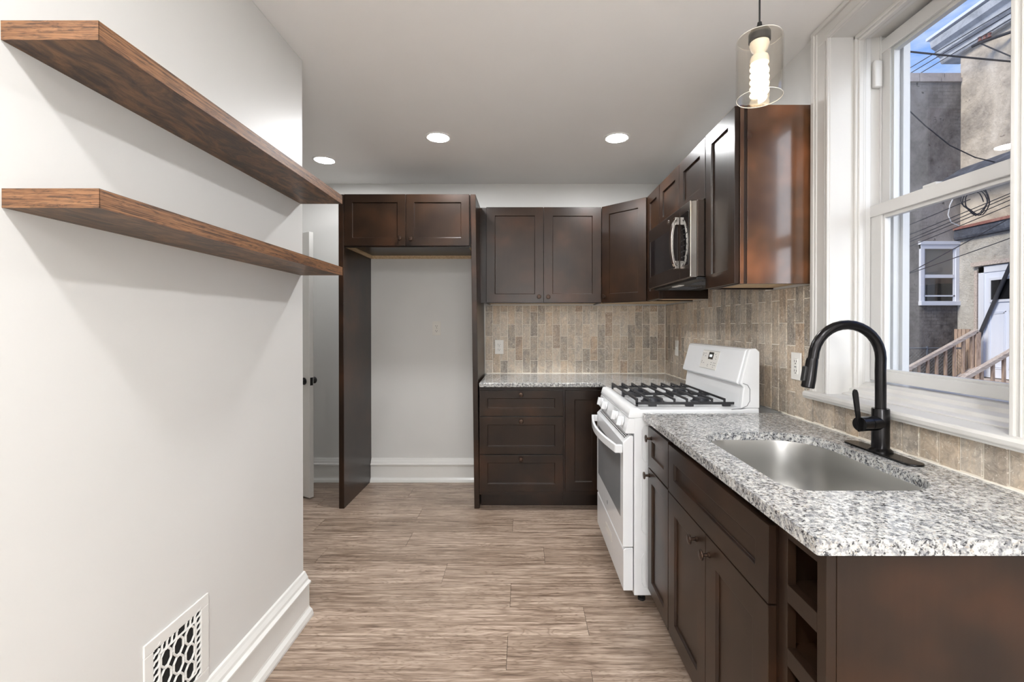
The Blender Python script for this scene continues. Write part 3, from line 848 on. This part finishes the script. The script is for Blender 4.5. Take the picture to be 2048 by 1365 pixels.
# control panel
mb = MB(); mb.prism([(-.0265, .883), (-.042, .815), (-.040, .812), (0.002, .812), (0.002, .883)], 'x', 0, wS)
mb.build('control_panel', 'enamel', RG, bevel=.002)
for k, xx in enumerate((.105, .245, .535, .675)):
    kn = MB(); kn.lathe([(.023, .0), (.022, .006), (.014, .009), (0, .0095)], (0, 0, 0), '-y', 22)
    kn.prism([(-.0075, -.022), (.0075, -.022), (.0095, 0), (.0075, .022), (-.0075, .022), (-.0095, 0)], 'y', -.030, -.008)
    o = kn.build('burner_knob', 'enamel', RG, smooth=True, bevel=.0015); o.location = (xx, -.0355, .853); o.rotation_euler = (math.radians(-12), 0, 0)
# oven door
dr = MB(); dr.prism([(-.052, .278), (-.004, .278), (-.004, .800), (-.018, .802), (-.046, .776), (-.052, .768)], 'x', .002, wS-.002)
dr = dr.build('oven_door', 'enamel', RG, bevel=.003, segs=3)
B(.055, wS-.055, -.0535, -.05, .40, .70).build('door_window', 'oven_glass', dr, bevel=.002)
vm = MB()
for r_ in range(3):
    for k in range(26):
        u = .05+k*.0262; t_ = .25+r_*.24
        yy = -.046+.028*t_; zz = .776+.026*t_
        vm.add([(u, yy, zz+.0006), (u+.019, yy, zz+.0006), (u+.019, yy+.0035, zz+.0042), (u, yy+.0035, zz+.0042)], [(0, 1, 2, 3)])
vm.build('vent_slots', 'black_hole', dr)
hm = MB(); vs = []; fs = []; NH = 24
for i in range(NH+1):
    t = i/NH; x_ = .018+(wS-.036)*t; y_ = -.082-.034*math.sin(PI*t)
    for sy, sz in ((-.007, -.019), (.007, -.019), (.007, .019), (-.007, .019)): vs.append((x_, y_+sy, .737+sz))
for i in range(NH):
    for k in range(4): k2 = (k+1) % 4; fs.append((i*4+k, i*4+k2, (i+1)*4+k2, (i+1)*4+k))
fs += [(0, 1, 2, 3), tuple(NH*4+3-k for k in range(4))]
hm.add(vs, fs); hm.box(.011, .030, -.088, -.053, .718, .756); hm.box(wS-.030, wS-.011, -.088, -.053, .718, .756)
hm.build('door_handle', 'enamel', dr, bevel=.003, segs=3)
MB().lathe([(.011, .0524), (.011, .0532), (0, .0532)], (.36, 0, .335), '-y', 20).build('logo', 'mark_grey', dr)
# drawer
sdw = MB(); sdw.prism([(-.050, .072), (-.004, .072), (-.004, .272), (-.040, .272), (-.050, .262)], 'x', .002, wS-.002)
sdw = sdw.build('storage_drawer', 'enamel', RG, bevel=.003, segs=3)
B(.30, .47, -.0508, -.049, .165, .205).build('drawer_badge', 'plate_white', sdw, bevel=.001)
# backguard
bgp = [(.505, .925), (.512, .99), (.52, 1.035), (.494, 1.042), (.491, 1.05), (.531, 1.198), (.540, 1.207), (.568, 1.210), (.585, 1.195), (.586, .925)]
bk = MB().prism(bgp, 'x', .001, wS-.026).build('backguard', 'enamel', RG, bevel=.004, segs=3)
MB().prism([(.50, .93), (.507, .99), (.512, 1.03), (.497, 1.045), (.536, 1.200), (.545, 1.209), (.57, 1.212), (.587, 1.196), (.587, .93)], 'x', wS-.025, wS+.001).build('end_cap', 'enamel', bk, bevel=.005, segs=3)
MB().tube([(wS+.0012, y_, z_) for y_, z_ in ((.455, .926), (.50, .930), (.528, .943), (.540, .965), (.541, 1.02), (.530, 1.040), (.508, 1.048))], .0016, 6).build('end_cap_seam', 'mark_grey', bk, smooth=True)
# console panel lies on the sloped face
th = math.atan2(.531-.491, 1.198-1.05)
def onface(u, t): # u along x, t 0..1 up the face; returns location just in front
    return (u, .491+.040*t-.0012, 1.05+.148*t)
def plate(parent, name, mat, u0, u1, t0, t1, off=.001):
    nrm = Vector((0, -math.cos(th), math.sin(th)))
    P = [Vector((u, .491+.040*t, 1.05+.148*t)) for u, t in ((u0, t0), (u1, t0), (u1, t1), (u0, t1))]
    vs = [p+nrm*off for p in P] + [p-nrm*.002 for p in P]
    mb = MB(); mb.add(vs, [(0,1,2,3),(7,6,5,4),(0,4,5,1),(1,5,6,2),(2,6,7,3),(3,7,4,0)])
    return mb.build(name, mat, parent)
cpn = plate(bk, 'touch_panel', 'plate_white', .255, .475, .20, .88, .0012)
plate(cpn, 'clock_display', 'display_black', .345, .405, .56, .82, .0022)
cc = onface(.375, .69)
text_mesh('1:04', .020, 'clock_digits', 'digits', cpn, (cc[0], cc[1]-.0022, cc[2]), (PI/2-th, 0, 0))
mk = MB()
nrm = Vector((0, -math.cos(th), math.sin(th)))
def dash(u0, u1, t0, t1):
    P = [Vector((u, .491+.040*t, 1.05+.148*t))+nrm*.0019 for u, t in ((u0, t0), (u1, t0), (u1, t1), (u0, t1))]
    mk.add(P, [(0, 1, 2, 3)])
for (u, t) in ((.272, .75), (.272, .68), (.272, .40), (.272, .46), (.30, .76), (.305, .66), (.30, .40), (.36, .36), (.36, .30), (.40, .38), (.40, .45), (.43, .76), (.445, .68), (.445, .60), (.43, .45), (.45, .45), (.43, .37), (.45, .37), (.43, .30)):
    dash(u-.006, u+.006, t-.012, t+.008)
dash(.258, .472, .205, .215); dash(.258, .472, .865, .875)
mk.build('key_marks', 'mark_grey', cpn)
# burners and grates
for bi, (xx, yy, rr_) in enumerate(((.205, .15, .042), (.53, .15, .048), (.205, .40, .036), (.53, .40, .040))):
    bn = MB(); bn.lathe([(rr_+.012, .9245), (rr_+.012, .928), (rr_+.004, .931), (rr_, .938), (rr_, .944), (rr_-.006, .947), (0, .947)], (xx, yy, 0), 'z', 28)
    bn.build('burner', 'burner', RG, smooth=True)
def grate(x0, x1, label=None):
    g = MB(); ya, yb = .028, .528; zt = .964; zb_ = .934; w = .006
    for xx in (x0, x1-.010): g.box(xx, xx+.010, ya, yb, zb_, zb_+.012)          # low side rails
    for yy in (ya, yb-.012): 
        g.box(x0+.010, x1-.010, yy, yy+.012, zt-.012, zt)                        # front/back bars
        for xx in (x0, x1-.012): g.box(xx, xx+.012, yy+.0005, yy+.0115, .9255, zt)
    # fingers running across, stepping down at both rails
    n = 9; xm = (x0+x1)/2
    for k in range(1, n-1):
        yy = ya + (yb-ya-.012)*k/(n-1)+.001
        near_b = min(abs(yy-.15), abs(yy-.40)) < .045
        g.box(x0+.001, x0+.009, yy, yy+.010, zb_+.011, zt-.0003); g.box(x1-.009, x1-.001, yy, yy+.010, zb_+.011, zt-.0003)
        if near_b:
            c0 = .15 if abs(yy-.15) < abs(yy-.40) else .40
            for sx, xa in ((1, x0+.008), (-1, x1-.008)):
                xe = xm - sx*.03
                ye = c0-.004 + (yy-c0)*.4
                g.add([(xa, yy, zt-.010), (xa, yy+.009, zt-.010), (xe, ye+.009, zt-.010), (xe, ye, zt-.010),
                       (xa, yy, zt), (xa, yy+.009, zt), (xe, ye+.009, zt), (xe, ye, zt)],
                      [(0,1,2,3),(4,7,6,5),(0,4,5,1),(1,5,6,2),(2,6,7,3),(3,7,4,0)])
        else:
            g.box(x0+.008, x1-.008, yy, yy+.009, zt-.010, zt)
    for yy in (.09, .27, .45):
        g.box(x0-.0005, x0+.011, yy, yy+.04, .9255, zb_+.004); g.box(x1-.011, x1+.0005, yy, yy+.04, .9255, zb_+.004)
    g.build('burner_grate', 'iron', RG, bevel=.0015)
grate(.055, .362); grate(.368, .675)

# ================================================================== outlets
def outlet(label, loc_, rotz, mat='plate_white', style='duplex'):
    t = thing('electrical_outlet', label, 'outlet', loc_, rotz, )
    B(-.036, .036, -.005, -.0002, -.06, .06).build('cover_plate', mat, t, bevel=.002)
    if style == 'duplex':
        for zz in (-.02, .02):
            o = B(-.0165, .0165, -.0068, -.0045, zz-.014, zz+.014).build('receptacle', mat, t, bevel=.003)
            m_ = MB(); m_.box(-.0085, -.006, -.0072, -.0065, zz-.003, zz+.006); m_.box(.006, .0085, -.0072, -.0065, zz-.003, zz+.005)
            m_.lathe([(.0028, .0065), (.0028, .0072)], (0, 0, zz-.009), '-y', 10); m_.build('slots', 'black_hole', o)
        MB().lathe([(.003, .0048), (.003, .0058)], (0, 0, 0), '-y', 10).build('screw', 'steel', t)
    elif style == 'gfci':
        o = B(-.0165, .0165, -.0068, -.0045, -.034, .034).build('receptacle', mat, t, bevel=.002)
        m_ = MB()
        for zz in (-.021, .021):
            m_.box(-.0085, -.006, -.0072, -.0065, zz-.003, zz+.006); m_.box(.006, .0085, -.0072, -.0065, zz-.003, zz+.005)
            m_.lathe([(.0028, .0065), (.0028, .0072)], (0, 0, zz-.009), '-y', 10)
        m_.build('slots', 'black_hole', o)
        B(-.006, .006, -.0082, -.0066, -.005, -.0005).build('test_button', 'mark_grey', o); B(-.006, .006, -.0082, -.0066, .001, .0055).build('reset_button', mat, o)
    else:
        B(-.006, .006, -.012, -.0045, -.012, .012).build('toggle', mat, t, bevel=.002)
outlet('painted-over outlet on the bare wall of the refrigerator space', (-.735, YB, 1.296), 0, 'plate_painted')
outlet('white outlet on the back tile beside the tall dark panel', (-.204, YB-.0125, 1.139), 0)
outlet('white outlet on the tile between the range and the window', (XR-.0125, 1.992, 1.141), R90, 'plate_white', 'gfci')
outlet('white cover plate on the tile in the corner beyond the range', (XR-.0125, 3.545, 1.145), R90, 'plate_white', 'toggle')

# ================================================================== shelves
def shelf(label, zt):
    t = thing('floating_shelf', label, 'shelf', (XL, .874, zt))
    w, Ls, th_ = .1866, 1.173, .0365
    B(.0005, w-.001, .001, Ls, -th_, 0).build('board', 'rustic_wood', t)
    mb = MB(); mb.box(w-.001, w+.0005, .0, Ls, -th_-.0003, .0003); mb.box(.0005, w+.0005, -.0006, .001, -th_-.0003, .0003)
    mb.build('edge_banding', 'rustic_edge', t)
    return t
GS = 'wooden shelves on the left wall'
a_ = shelf('upper floating shelf of dark rustic wood on the left wall', 1.902)
b_ = shelf('lower floating shelf of dark rustic wood on the left wall', 1.581)

# ================================================================== wall grille (cast return-air register)
gr = thing('wall_register', 'white painted cast lattice air register low on the left wall', 'register', (XL, 1.19, 0))
# local: y along wall, z up ; thickness in +x
zt, zb_, y1_ = .475, .206, .245
bar = MB()
bar.box(.0, .006, 0, y1_, zt-.034, zt); bar.box(.0, .006, 0, y1_, zb_, zb_+.034)
bar.box(.0, .006, 0, .030, zb_+.034, zt-.034); bar.box(.0, .006, y1_-.034, y1_, zb_+.034, zt-.034)
bar.build('frame', 'trim_paint', gr, bevel=.002)
B(-.002, .0008, .0305, y1_-.0345, zb_+.0345, zt-.0345).build('dark_opening', 'black_hole', gr)
lat = MB(); yA, yB_, zA, zB_ = .030, y1_-.034, zb_+.034, zt-.034
def seg(p, q, r=.0026, x=.0035): lat.tube([(x, p[0], p[1]), (x, q[0], q[1])], r, 6)
cell_w, cell_h = .0435, .042
iy0, iy1 = yA+.022, yB_-.022
iz0, iz1 = zA+.02, zB_-.022
seg((iy0, iz0), (iy0, iz1), .003); seg((iy1, iz0), (iy1, iz1), .003)
seg((iy0, iz1), (iy1, iz1), .003); seg((iy0, iz0), (iy1, iz0), .003)
nc = 3; cw = (iy1-iy0)/nc; nr = int((iz1-iz0)/.042); ch = (iz1-iz0)/nr
for i in range(nc):
    for j in range(nr):
        cy_ = iy0+cw*(i+.5); cz_ = iz0+ch*(j+.5); a1, b1, b2 = cw*.40, ch*.20, ch*.46
        hx = [(cy_-a1, cz_-b1), (cy_-a1, cz_+b1), (cy_-a1*.35, cz_+b2), (cy_+a1*.35, cz_+b2), (cy_+a1, cz_+b1), (cy_+a1, cz_-b1), (cy_+a1*.35, cz_-b2), (cy_-a1*.35, cz_-b2)]
        for k in range(8): seg(hx[k], hx[(k+1) % 8], .0032)
        seg((cy_-a1, cz_), (cy_-cw/2, cz_), .003); seg((cy_+a1, cz_), (cy_+cw/2, cz_), .003)
        seg((cy_, cz_+b2), (cy_, cz_+ch/2), .003); seg((cy_, cz_-b2), (cy_, cz_-ch/2), .003)
# wavy border strips
nn = int((zB_-zA)/.02)
for k in range(nn+1):
    zz = zA+.006+k*.02
    for ya_, yb_ in ((yA, iy0), (iy1, yB_)):
        pts = [(.0035, ya_+(yb_-ya_)*t, zz-.006+.014*t+.003*math.sin(2*PI*t)) for t in (0, .25, .5, .75, 1)]
        lat.tube(pts, .0032, 6)
for k in range(8):
    yy = iy0+.008+k*(iy1-iy0-.012)/7
    if k == 4: continue
    pts = [(.0035, yy-.004+.009*t+.002*math.sin(2*PI*t), iz1+(zB_-iz1)*t) for t in (0, .25, .5, .75, 1)]
    lat.tube(pts, .003, 6)
lat.build('lattice', 'trim_paint', gr, smooth=True)

# ================================================================== ceiling lights
def dlight(x, y, label, lens='lamp_lens'):
    t = thing('recessed_light', label, 'ceiling light', (x, y, ZC), group=None)
    MB().lathe([(.083, -.0004), (.083, -.003), (.080, -.0055), (.070, -.0065), (.066, -.004), (.066, -.0004)], (0, 0, 0), 'z', 40).build('trim_ring', 'ceiling_paint', t, smooth=True)
    MB().lathe([(.0655, -.001), (.0655, -.0045), (.0, -.0050)], (0, 0, 0), 'z', 40).build('lens', lens, t)
dlight(-.542, 2.905, 'middle lit recessed ceiling light, in front of the refrigerator space')
dlight(.597, 2.913, 'lit recessed ceiling light nearest the microwave')
dlight(-1.44, 3.302, 'lit recessed ceiling light in the hall beyond the upper shelf', 'hall_lens')
for (x, y) in ((-.50, -1.6), (.60, -1.6), (-.50, .15), (.60, .15)):  # unseen lights added behind the camera to brighten the room
    dlight(x, y, 'added recessed fill light, unseen behind the viewpoint')
for o in [o for o in COL.objects if o.name.startswith('recessed_light') and 'behind the viewpoint' in o.get('label', '')]: o['group'] = 'added fill lights behind the viewpoint'

gl_ = thing('fill_globe', 'added opal fill globe on a stand, unseen behind the viewpoint', 'lamp', (.2, -1.3, 0))  # invented lamp, added as frontal fill for ceiling and walls
MB().lathe([(.15, .0005), (.15, .015), (.02, .025), (.0, .026)], (0, 0, 0), 'z', 24).build('base', 'matte_black', gl_, smooth=True)
MB().tube([(0, 0, .02), (0, 0, 1.31)], .010, 8).build('pole', 'matte_black', gl_, smooth=True)
MB().lathe([(.16*math.sin(PI*i/20), 1.46-.16*math.cos(PI*i/20)) for i in range(1, 20)][::-1], (0, 0, 0), 'z', 32).build('globe', 'fill_glow', gl_, smooth=True)
# ================================================================== pendant
PX, PY = .724, 1.4
pn = thing('pendant_lamp', 'pendant lamp with clear glass cylinder shade over the sink', 'lamp', (PX, PY, ZC))
MB().lathe([(.055, -.0005), (.055, -.018), (.05, -.024), (.006, -.026)], (0, 0, 0), 'z', 30).build('canopy', 'matte_black', pn, smooth=True)
MB().tube([(0, 0, -.025), (0, 0, -.285)], .0028, 8).build('cord', 'matte_black', pn, smooth=True)
MB().lathe([(.003, -.270), (.006, -.272), (.008, -.286), (.014, -.290), (.026, -.296), (.031, -.306), (.031, -.330), (.028, -.332), (0, -.332)], (0, 0, 0), 'z', 30).build('socket_cap', 'matte_black', pn, smooth=True)
sh = MB(); Rr = .0655; zt_, zb2 = -.318, -.503
sh.lathe([(.030, zt_), (Rr-.006, zt_), (Rr-.001, zt_-.005), (Rr, zt_-.012), (Rr, zb2), (Rr-.003, zb2), (Rr-.003, zt_-.012), (Rr-.006, zt_-.004), (.030, zt_-.003)], (0, 0, 0), 'z', 56, closed=True)
sh.build('glass_shade', 'shade_glass', pn, smooth=True)
MB().tube([(math.cos(a*PI/28)*(Rr-.0015), math.sin(a*PI/28)*(Rr-.0015), zb2) for a in range(57)], .0011, 6, caps=False).build('shade_rim', 'glass_rim', pn, smooth=True)
MB().tube([(math.cos(a*PI/28)*(Rr-.004), math.sin(a*PI/28)*(Rr-.004), zt_-.002) for a in range(57)], .0009, 6, caps=False).build('shade_shoulder', 'glass_rim', pn, smooth=True)
MB().lathe([(.027, -.333), (.028, -.340), (.022, -.358), (.016, -.364), (.015, -.370), (.024, -.376), (.0265, -.384), (.0265, -.398), (.0, -.400)], (0, 0, 0), 'z', 28).build('bulb_base', 'bulb_base', pn, smooth=True)
sp_ = []
turns = 5.2
for i in range(170):
    t = i/169; a = 2*PI*turns*t; r_ = .0205*(1 if t < .85 else 1-(t-.85)/.15*.45)
    sp_.append((r_*math.cos(a), r_*math.sin(a), -.404-.104*t))
MB().tube(sp_, .0070, 9).build('spiral_bulb', 'bulb_glow', pn, smooth=True)

# ================================================================== outside
struct(B(1.6, 16, -3, 18, -.35, -.2).build('floor_yard', 'concrete'), 'grey concrete yard between the houses', 'ground')
Yx, Xx = 9.7, 9.3
h = thing('neighbouring_house', 'low grey stucco rear house across the yard', 'building', (5, Yx, -.2))
MB().box(-4.5, 4.299, 0, 4, 0, 6.70).build('wall', 'stucco_grey', h)
mb = MB()
xk = -4.5
while xk < 4.25:
    ww = random.uniform(.35, .6); mb.box(xk, min(xk+ww-.012, 4.299), -.03, .3, 6.70, 6.79); xk += ww
xk = -4.5
while xk < 4.25:
    ww = random.uniform(.35, .6); mb.box(xk, min(xk+ww-.012, 4.299), -.0, .3, 6.80, 6.90); xk += ww
mb.build('parapet_coping', 'coping', h, bevel=.006)
# window in the grey house
def ext_window(parent, x0, x1, z0, z1):
    mb = MB(); t_ = .075
    mb.box(x0, x0+t_, -.05, .0, z0, z1); mb.box(x1-t_, x1, -.05, .0, z0, z1)
    mb.box(x0, x1, -.0505, .0, z1-t_*1.2, z1); mb.box(x0-.01, x1+.01, -.08, .0, z0, z0+.09)
    mb.box(x0-.02, x1+.02, -.07, 0, z1, z1+.07)
    f_ = mb.build('window', 'frame_white', parent, bevel=.005)
    zm = (z0+z1)/2-.03
    mb = MB(); mb.box(x0+t_, x1-t_, -.035, .0, zm-.03, zm+.04); mb.box(x0+t_, x1-t_, -.03, 0, z0+.19, z0+.22)
    mb.box(x0+t_, x0+t_+.03, -.03, 0, z0+.09, z1-.09); mb.box(x1-t_-.03, x1-t_, -.03, 0, z0+.09, z1-.09)
    mb.build('sash', 'frame_white', f_)
    B(x0+t_, x1-t_, -.016, -.012, z0+.09, z1-.09).build('pane', 'window_glass', f_)
    B(x0+t_, x1-t_, -.008, -.001, z0+.09, zm).build('dark_interior', 'black_hole', f_)
    B(x0+t_, x1-t_, -.008, -.001, zm, z1-.09).build('curtain', 'curtain', f_)
ext_window(h, 3.42, 4.24, 1.95, 3.24)
h2 = thing('neighbouring_house', 'tall tan stucco house with white door and grey cornice', 'building', (Xx, 3.0, -.2))
MB().box(0, 5, 0, 6.71, 0, 7.5).build('wall', 'stucco_tan', h2)
mb = MB(); mb.box(-.06, .0, 0, 6.69, 0, 3.35); mb.build('stone_base', 'whitewashed_stone', h2)
mb = MB(); mb.prism([(-.10, 7.28), (-.13, 7.32), (-.13, 7.40), (-.22, 7.46), (-.24, 7.56), (-.33, 7.62), (-.36, 7.76), (.3, 7.80), (.3, 7.28)], 'y', -.3, 7.05)
mb.build('cornice', 'cornice_grey', h2)
B(-.40, .3, -.35, 7.1, 7.80, 7.86).build('roof_edge', 'frame_white', h2)
MB().prism([(-.14, 3.34), (-.16, 3.38), (-.14, 3.54), (0, 3.56), (0, 3.32)], 'y', 0, 6.69).build('felt_ledge', 'tar_felt', h2)
B(-.17, .0, 5.5, 6.69, 3.545, 3.60).build('red_flashing', 'red_flashing', h2)
# door in the tan house (faces -X)
dd = thing('house_door', 'white panelled back door with small window, across the yard', 'door', (Xx-.06, 9.22, .3), 0)
mb = MB(); mb.box(-.05, -.001, -.13, -.02, 0, 2.2); mb.box(-.05, -.001, -1.16, -1.05, 0, 2.2); mb.box(-.05, -.001, -1.16, -.02, 2.08, 2.2); mb.build('frame', 'frame_white', dd)
mb = MB(); mb.box(-.06, -.001, .06, .0, 0, 2.14); mb.box(-.06, -.001, -1.25, -1.19, 0, 2.14); mb.box(-.09, -.001, -1.3, .1, 2.22, 2.30); mb.build('rough_casing', 'weathered_wood', dd)
sl = MB().box(-.035, -.001, -1.05, -.13, 0, 2.08).build('door_slab', 'door_white', dd)
mb = MB(); mb.box(-.06, -.035, -.90, -.24, 1.48, 1.96); mb.build('light_frame', 'frame_white', sl)
B(-.063, -.058, -.86, -.28, 1.53, 1.91).build('door_glass', 'dark_glass', sl)
mb = MB()
for ya in (-.93, -.54):
    for (za, zb_) in ((.18, 1.30),):
        for t_ in (0, .03):
            mb.box(-.045, -.035, ya+t_, ya+t_+.015, za+t_, zb_-t_); mb.box(-.045, -.035, ya+.32-t_, ya+.335-t_, za+t_, zb_-t_)
            mb.box(-.045, -.035, ya+t_, ya+.335-t_, za+t_, za+t_+.015); mb.box(-.045, -.035, ya+t_, ya+.335-t_, zb_-t_-.015, zb_-t_)
mb.build('panel_moulding', 'door_white', sl)
# lean-to canopy (tarred) along the tan house
mb = MB(); mb.prism([(-.45, 4.58), (0, 4.86), (0, 4.74), (-.45, 4.50)], 'y', 0, 6.68)
o = mb.build('lean_to_roof', 'tar_felt'); o.location = (Xx-.002, 3.0, -.2)
tag(o, 'dark tarred lean-to roof ledge on the tan house', 'roof')
# stair railings and landing
def railing(label, Yr, x0, z0, x1, z1, n, post=True):
    t = thing('stair_railing', label, 'railing', (x0, Yr, 0))
    dx, dz = x1-x0, z1-z0
    up = Vector((dx, 0, dz)).normalized(); nrm_ = Vector((-up.z, 0, up.x))
    a = Vector((0, 0, z0)); b = Vector((dx, 0, z1))
    def beam(mb, p, q, hw, ht):
        vs = []
        for e in (p, q):
            for sy in (-hw, hw):
                for sn in (-ht, ht): vs.append(e+nrm_*sn+Vector((0, sy, 0)))
        mb.add(vs, [(0,1,3,2),(4,6,7,5),(0,4,5,1),(2,3,7,6),(0,2,6,4),(1,5,7,3)])
    mb = MB(); beam(mb, a, b, .045, .03); mb.build('handrail', 'weathered_wood', t)
    mb = MB(); beam(mb, a-Vector((0, 0, .75)), b-Vector((0, 0, .75)), .04, .05); mb.build('stringer', 'weathered_wood', t)
    for k in range(n):
        f_ = (k+.5)/n; px = dx*f_; pz = z0+dz*f_
        B(px-.02, px+.02, -.02, .02, pz-.75, pz-.02).build('baluster', 'raw_wood', t)
    if post:
        B(dx-.045, dx+.045, -.045, .045, -.2, z1-.03).build('post', 'raw_wood', t)
    B(-.045, .045, -.045, .045, -.2, z0-.02).build('post', 'raw_wood', t)
railing('far wooden stair railing rising to the white house door', 9.02, 7.40, .345, 8.98, 1.22, 9)
railing('near wooden stair railing rising to the white house door', 7.8, 7.38, .32, 8.9, 1.195, 8)
t = thing('stair_landing', 'wooden landing at the white house door', 'stairs', (8.2, 7.85, -.2))
mb = MB(); mb.box(.75, 1.03, 0, 1.36, .42, .48); mb.build('deck', 'weathered_wood', t)
mb = MB()
for k in range(3): mb.box(.15+k*.2, .36+k*.2, .05, 1.1, .12+k*.11, .16+k*.11)
mb.build('treads', 'weathered_wood', t)
t2 = MB()
for k in range(4): t2.box(9.10+.0, 9.13, 9.29+k*.085, 9.29+k*.085+.07, -.2, 1.25)
tag(t2.build('board_screen', 'raw_wood'), 'raw wooden boards standing beside the white house door', 'boards')
# grey conduit leaning diagonally
o = MB().tube([(9.18, 9.60, .12), (9.12, 8.46, 2.62)], .032, 10).build('leaning_pipe', 'pipe_grey', smooth=True)
tag(o, 'dark grey pipe slanting across the white house door', 'pipe')
# chain link fence
t = thing('chain_link_fence', 'low chain-link fence in front of the grey house', 'fence', (6.4, 9.3, -.2))
MB().tube([(0, 0, 1.06), (2.62, 0, 1.06)], .018, 8).build('top_rail', 'galvanised', t, smooth=True)
for xx in (.05, 1.85, 2.6): MB().tube([(xx, 0, 0), (xx, 0, 1.10)], .02, 8).build('post', 'galvanised', t, smooth=True)
mb = MB(); k = 0.0
while k < 3.7:
    for sg in (1, -1):
        x0_, z0_, x1_, z1_ = k, 0, k-1.04*sg, 1.04
        if sg == -1: x0_, x1_ = k-1.04, k
        xa, xb = sorted((x0_, x1_))
        p0, p1 = Vector((x0_, 0, z0_)), Vector((x1_, 0, z1_))
        if p0.x > p1.x: p0, p1 = p1, p0
        if p1.x <= 0 or p0.x >= 2.6: continue
        sl_ = (p1.z-p0.z)/(p1.x-p0.x)
        if p0.x < 0: p0 = Vector((0, 0, p0.z+sl_*(0-p0.x)))
        if p1.x > 2.6: p1 = Vector((2.6, 0, p1.z-sl_*(p1.x-2.6)))
        mb.tube([p0, p1], .0022, 3, caps=False)
    k += .07
mb.build('wire_mesh', 'galvanised', t)
# roof pipe
o = MB().tube([(9.55, 9.0, 7.6), (9.55, 9.0, 8.6)], .05, 12).build('vent_pipe', 'galvanised', smooth=True); tag(o, 'slim grey vent pipe on the tan house roof', 'pipe')
# service bracket on the tan house
t = thing('cable_bracket', 'rusty cable bracket with strut below the cornice', 'bracket', (Xx, 9.0, 6.85))
MB().tube([(0, -.5, .02), (-.30, 0, .05), (-.34, .12, .05)], .03, 8).build('arm', 'wire_black', t, smooth=True)
MB().tube([(-.3, 0, .04), (-.002, -.35, -.45)], .012, 8).build('strut', 'pipe_grey', t, smooth=True)
for k in range(3): MB().lathe([(.0, -.05), (.035, -.04), (.02, 0), (.035, .04), (0, .05)], (-.30+.03*k, -.06*k, .12), 'z', 12).build('insulator', 'red_flashing', t, smooth=True)

# ---- wires
def unproj(px, py, X=None, Y=None):
    c_, s_ = math.cos(PITCH), math.sin(PITCH)
    dx, dn = (px-CX)/FPX, -(py-CY)/FPX
    y_, z_ = c_+s_*dn, -s_+c_*dn
    t_ = X/dx if X is not None else Y/y_
    return Vector((dx*t_, y_*t_, CAMH+z_*t_))
def wire(a, b, sag, r, label, mat='wire_black', ext=(0, 0)):
    dv = b-a; a2 = a-dv*ext[0]; b2 = b+dv*ext[1]; n_ = 28
    Lf = 1+ext[0]+ext[1]
    pts = []
    for i_ in range(n_+1):
        f_ = i_/n_; p_ = a2.lerp(b2, f_); p_.z -= sag*4*f_*(1-f_); pts.append(p_)
    o = MB().tube(pts, r, 6).build('overhead_wire', mat, smooth=True)
    tag(o, label, 'wire', 'overhead wires outside'); return o
for k, (ya, yb, l_) in enumerate(((165, 28, 'highest of three parallel wires running past the grey cornice'), (176, 46, 'middle of three parallel wires running past the grey cornice'), (188, 64, 'lowest of three parallel wires running past the grey cornice'))):
    a = unproj(1795, ya-14, X=8.85); b = unproj(1915, ya-86, X=8.85)
    wire(a, b, 0.0, .009, l_, ext=(.4, 1.6))
wire(unproj(1800, 98, Y=8.4), unproj(2036, 124, Y=8.4), .03, .016, 'thick single wire crossing the sky in the upper sash', ext=(1.2, .06))
pts = [unproj(x_, y_, Y=8.6) for x_, y_ in ((1700, 80), (1750, 150), (1800, 204), (1850, 251), (1900, 291), (1950, 315), (2000, 327), (2030, 328))]
o = MB().tube(pts, .010, 6).build('overhead_wire', 'wire_black', smooth=True); tag(o, 'wire drooping in a curve across the grey house wall', 'wire', 'overhead wires outside')
low = [((1801, 455), (1930, 403), .02, 'wire'), ((1801, 475), (2029, 383), .02, ''), ((1801, 483), (2029, 388), .03, ''), ((1801, 488), (2029, 396), .03, ''),
       ((1801, 497), (2029, 406), .03, ''), ((1812, 546), (2029, 431), .03, ''), ((1801, 550), (2029, 473), .03, '')]
lb = ['topmost thin wire of the bundle seen through the lower sash', 'second wire from the top of the bundle behind the lower sash', 'third wire from the top of the bundle behind the lower sash',
      'fourth wire from the top of the bundle behind the lower sash', 'wire passing just above the grey house window', 'wire crossing the upper pane of the grey house window', 'lowest wire crossing the middle of the grey house window']
for (a, b, sg_, _), l_ in zip(low, lb):
    wire(unproj(*a, Y=8.3), unproj(*b, Y=8.3), sg_, .008, l_, ext=(1.0, .08))
# coil of cable
pts = []
for i_ in range(60):
    a_ = i_/59*2*PI*3.2; rx = .20-.02*math.sin(a_*1.7); pts.append(unproj(1945, 404, Y=8.3)+Vector((rx*math.cos(a_)+.1*i_/59, .03*math.sin(a_*.9), .26*math.sin(a_)*(.8+.2*math.sin(i_)))))
o = MB().tube(pts, .009, 5).build('cable_coil', 'wire_black', smooth=True); tag(o, 'tangled coil of black cable hanging under the wires', 'cable')
pts = [unproj(x_, y_, Y=8.3) for x_, y_ in ((1912, 385), (1900, 410), (1896, 430), (1902, 445), (1918, 452))]
o = MB().tube(pts, .009, 6).build('loose_cable', 'wire_white', smooth=True); tag(o, 'short white loop of cable beside the black coil', 'cable')
